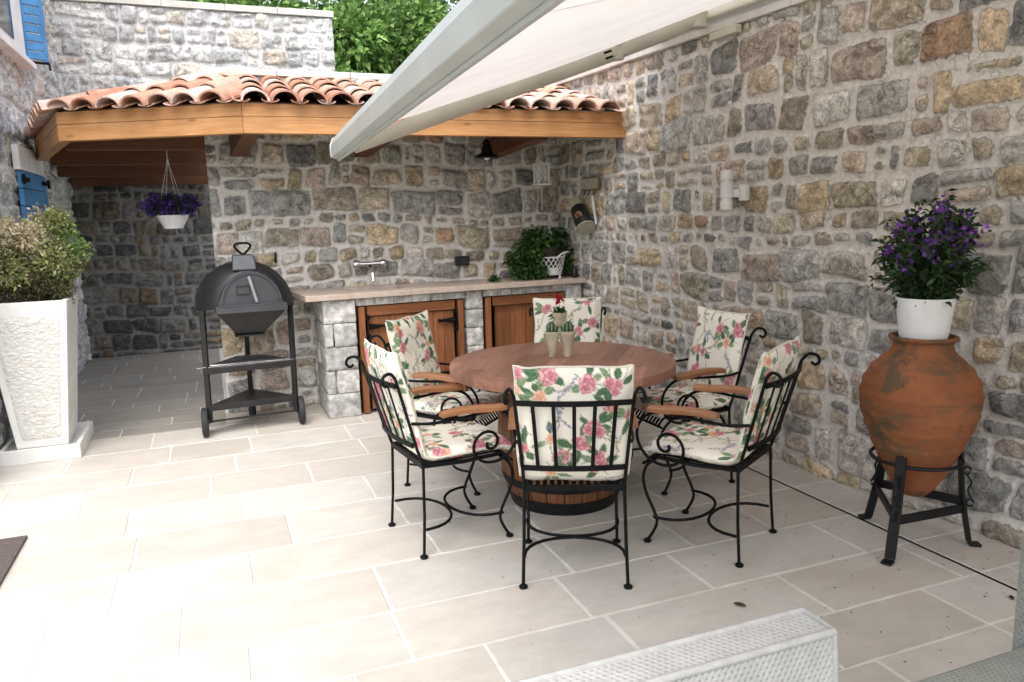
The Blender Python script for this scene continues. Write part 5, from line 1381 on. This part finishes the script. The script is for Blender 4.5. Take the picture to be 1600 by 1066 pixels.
wbox('backrest', .36, 1.207, 1.17, 1.298, .30, .675, wc, (0, .03)); wbox('seat', .40, 1.155, .56, 1.166, .08, .36, wc); wbox('arm', .26, .395, .56, 1.16, .05, .56, wc); wbox('arm', 1.16, 1.285, .56, 1.16, .05, .40, wc)
RIM = m_plain('white_rattan_rim', (.43, .43, .415), .5, 0, .12, 40, .5, 90)
mb = MB(); mb.tube([(.36, 1.20, .676), (1.207, 1.20, .676), (1.207, 1.298, .676), (.36, 1.298, .676)], .009, 8, closed=True); mb.tube([(1.207, 1.171, .31), (1.207, 1.20, .676)], .008, 8); mb.build('rim', RIM, wc, smooth=60)
wsf = thing('wicker_sofa', 'grey-green woven wicker sofa corner with painted-in shade in the lower right foreground', 'sofa', (2.0, .9, 0))
wbox('seat', 1.42, 2.00, .55, 1.30, .06, .395, wsf, mat=SOFA); wbox('arm', 2.004, 2.16, .55, 1.345, .06, .70, wsf, mat=SOFA)
mb = MB(); rg = random.Random(8)
for i in range(300):
    x = rg.uniform(1.0, 3.3); y = rg.uniform(1.6, 4.6)
    if rg.random() < .4: x = rg.uniform(2.3, 3.35)
    s = rg.uniform(.003, .009); a = rg.uniform(0, 6.28); c = Vector((x, y, .0025)); d = Vector((math.cos(a), math.sin(a), 0)); e = Vector((-d.y, d.x, 0))
    mb.col = rg.choice([(.05, .03, .018), (.09, .055, .03), (.03, .022, .015)]); mb.add([c-d*s, c+e*s*.4+Vector((0, 0, .002)), c+d*s, c-e*s*.4+Vector((0, 0, .001))], [(0, 1, 2, 3)])
struct(tag(mb.build('leaf_litter', M['leaf']), 'tiny dry leaf bits scattered over the paving', 'litter'), 'stuff')
def fallen(x, y, L, a, lab, col):
    m = MB(); m.col = col; d = Vector((math.cos(a), math.sin(a), 0)); e = Vector((-d.y, d.x, 0)); c = Vector((x, y, .004)); vs = []
    for i in range(7):
        t = i/6; w = L*.28*math.sin(math.pi*t)**.8; p = c+d*(t-.5)*L; vs += [p+e*w+Vector((0, 0, .006*math.sin(t*3))), p, p-e*w+Vector((0, 0, .005))]
    m.add(vs, [(i*3+k, i*3+k+1, i*3+k+4, i*3+k+3) for i in range(6) for k in range(2)]); tag(m.build('fallen_leaf', M['leaf'], None, 60), lab, 'leaf')
fallen(1.89, 2.38, .050, 2.2, 'dry brown leaf lying on the paving in front of the wicker chair', (.10, .06, .025))
fallen(2.92, 1.98, .035, 1.0, 'small dark curled leaf on the paving near the drain', (.05, .03, .02))

# ------------------------------------------------------------------ camera, light
yaw, pitch, roll = YPR = (.371, .165, -.026)
YPR = (0.37056, 0.16492, -0.02566)
yaw, pitch, roll = YPR
fw = Vector((math.sin(yaw)*math.cos(pitch), math.cos(yaw)*math.cos(pitch), -math.sin(pitch))); r0 = Vector((math.cos(yaw), -math.sin(yaw), 0)); u0 = r0.cross(fw)
rr = r0*math.cos(roll)+u0*math.sin(roll); uu = -r0*math.sin(roll)+u0*math.cos(roll)
cam = bpy.data.cameras.new('Camera'); co = bpy.data.objects.new('Camera', cam); COL.objects.link(co)
co.matrix_world = Matrix.Translation((0, 0, 1.6))@Matrix((rr, uu, -fw)).transposed().to_4x4()
cam.sensor_width = 36; cam.lens = 27.0; cam.clip_end = 400; cam.clip_start = .05; scene.camera = co

SUN_DIR = Vector((-.18, -.47, .86)).normalized()       # towards the sun
sun = bpy.data.lights.new('Sun', 'SUN'); sun.energy = .55; sun.angle = R(80); sun.color = (1, .97, .92)
so_ = bpy.data.objects.new('Sun', sun); COL.objects.link(so_); so_.rotation_euler = (-SUN_DIR).to_track_quat('-Z', 'Y').to_euler(); so_.location = (-3, -3, 8)
w = bpy.data.worlds.new('World'); scene.world = w; w.use_nodes = True; nt = w.node_tree
sky = nt.nodes.new('ShaderNodeTexSky'); sky.sky_type = 'NISHITA'; sky.sun_disc = False; sky.sun_elevation = math.asin(SUN_DIR.z); sky.sun_rotation = math.atan2(SUN_DIR.x, SUN_DIR.y)
sky.air_density = 1.0; sky.dust_density = 4.0; sky.ozone_density = 1.0
hs = nt.nodes.new('ShaderNodeHueSaturation'); hs.inputs['Saturation'].default_value = .42
bg = nt.nodes['Background']; bg.inputs['Strength'].default_value = .15
nt.links.new(sky.outputs[0], hs.inputs['Color']); nt.links.new(hs.outputs[0], bg.inputs['Color'])
vs_ = scene.view_settings; scene.display_settings.display_device = 'sRGB'
vs_.view_transform = 'Standard'; vs_.look = 'None'; vs_.exposure = 1.38; vs_.gamma = 1; vs_.use_curve_mapping = False
scene.cycles.max_bounces = 8; scene.cycles.use_denoising = True
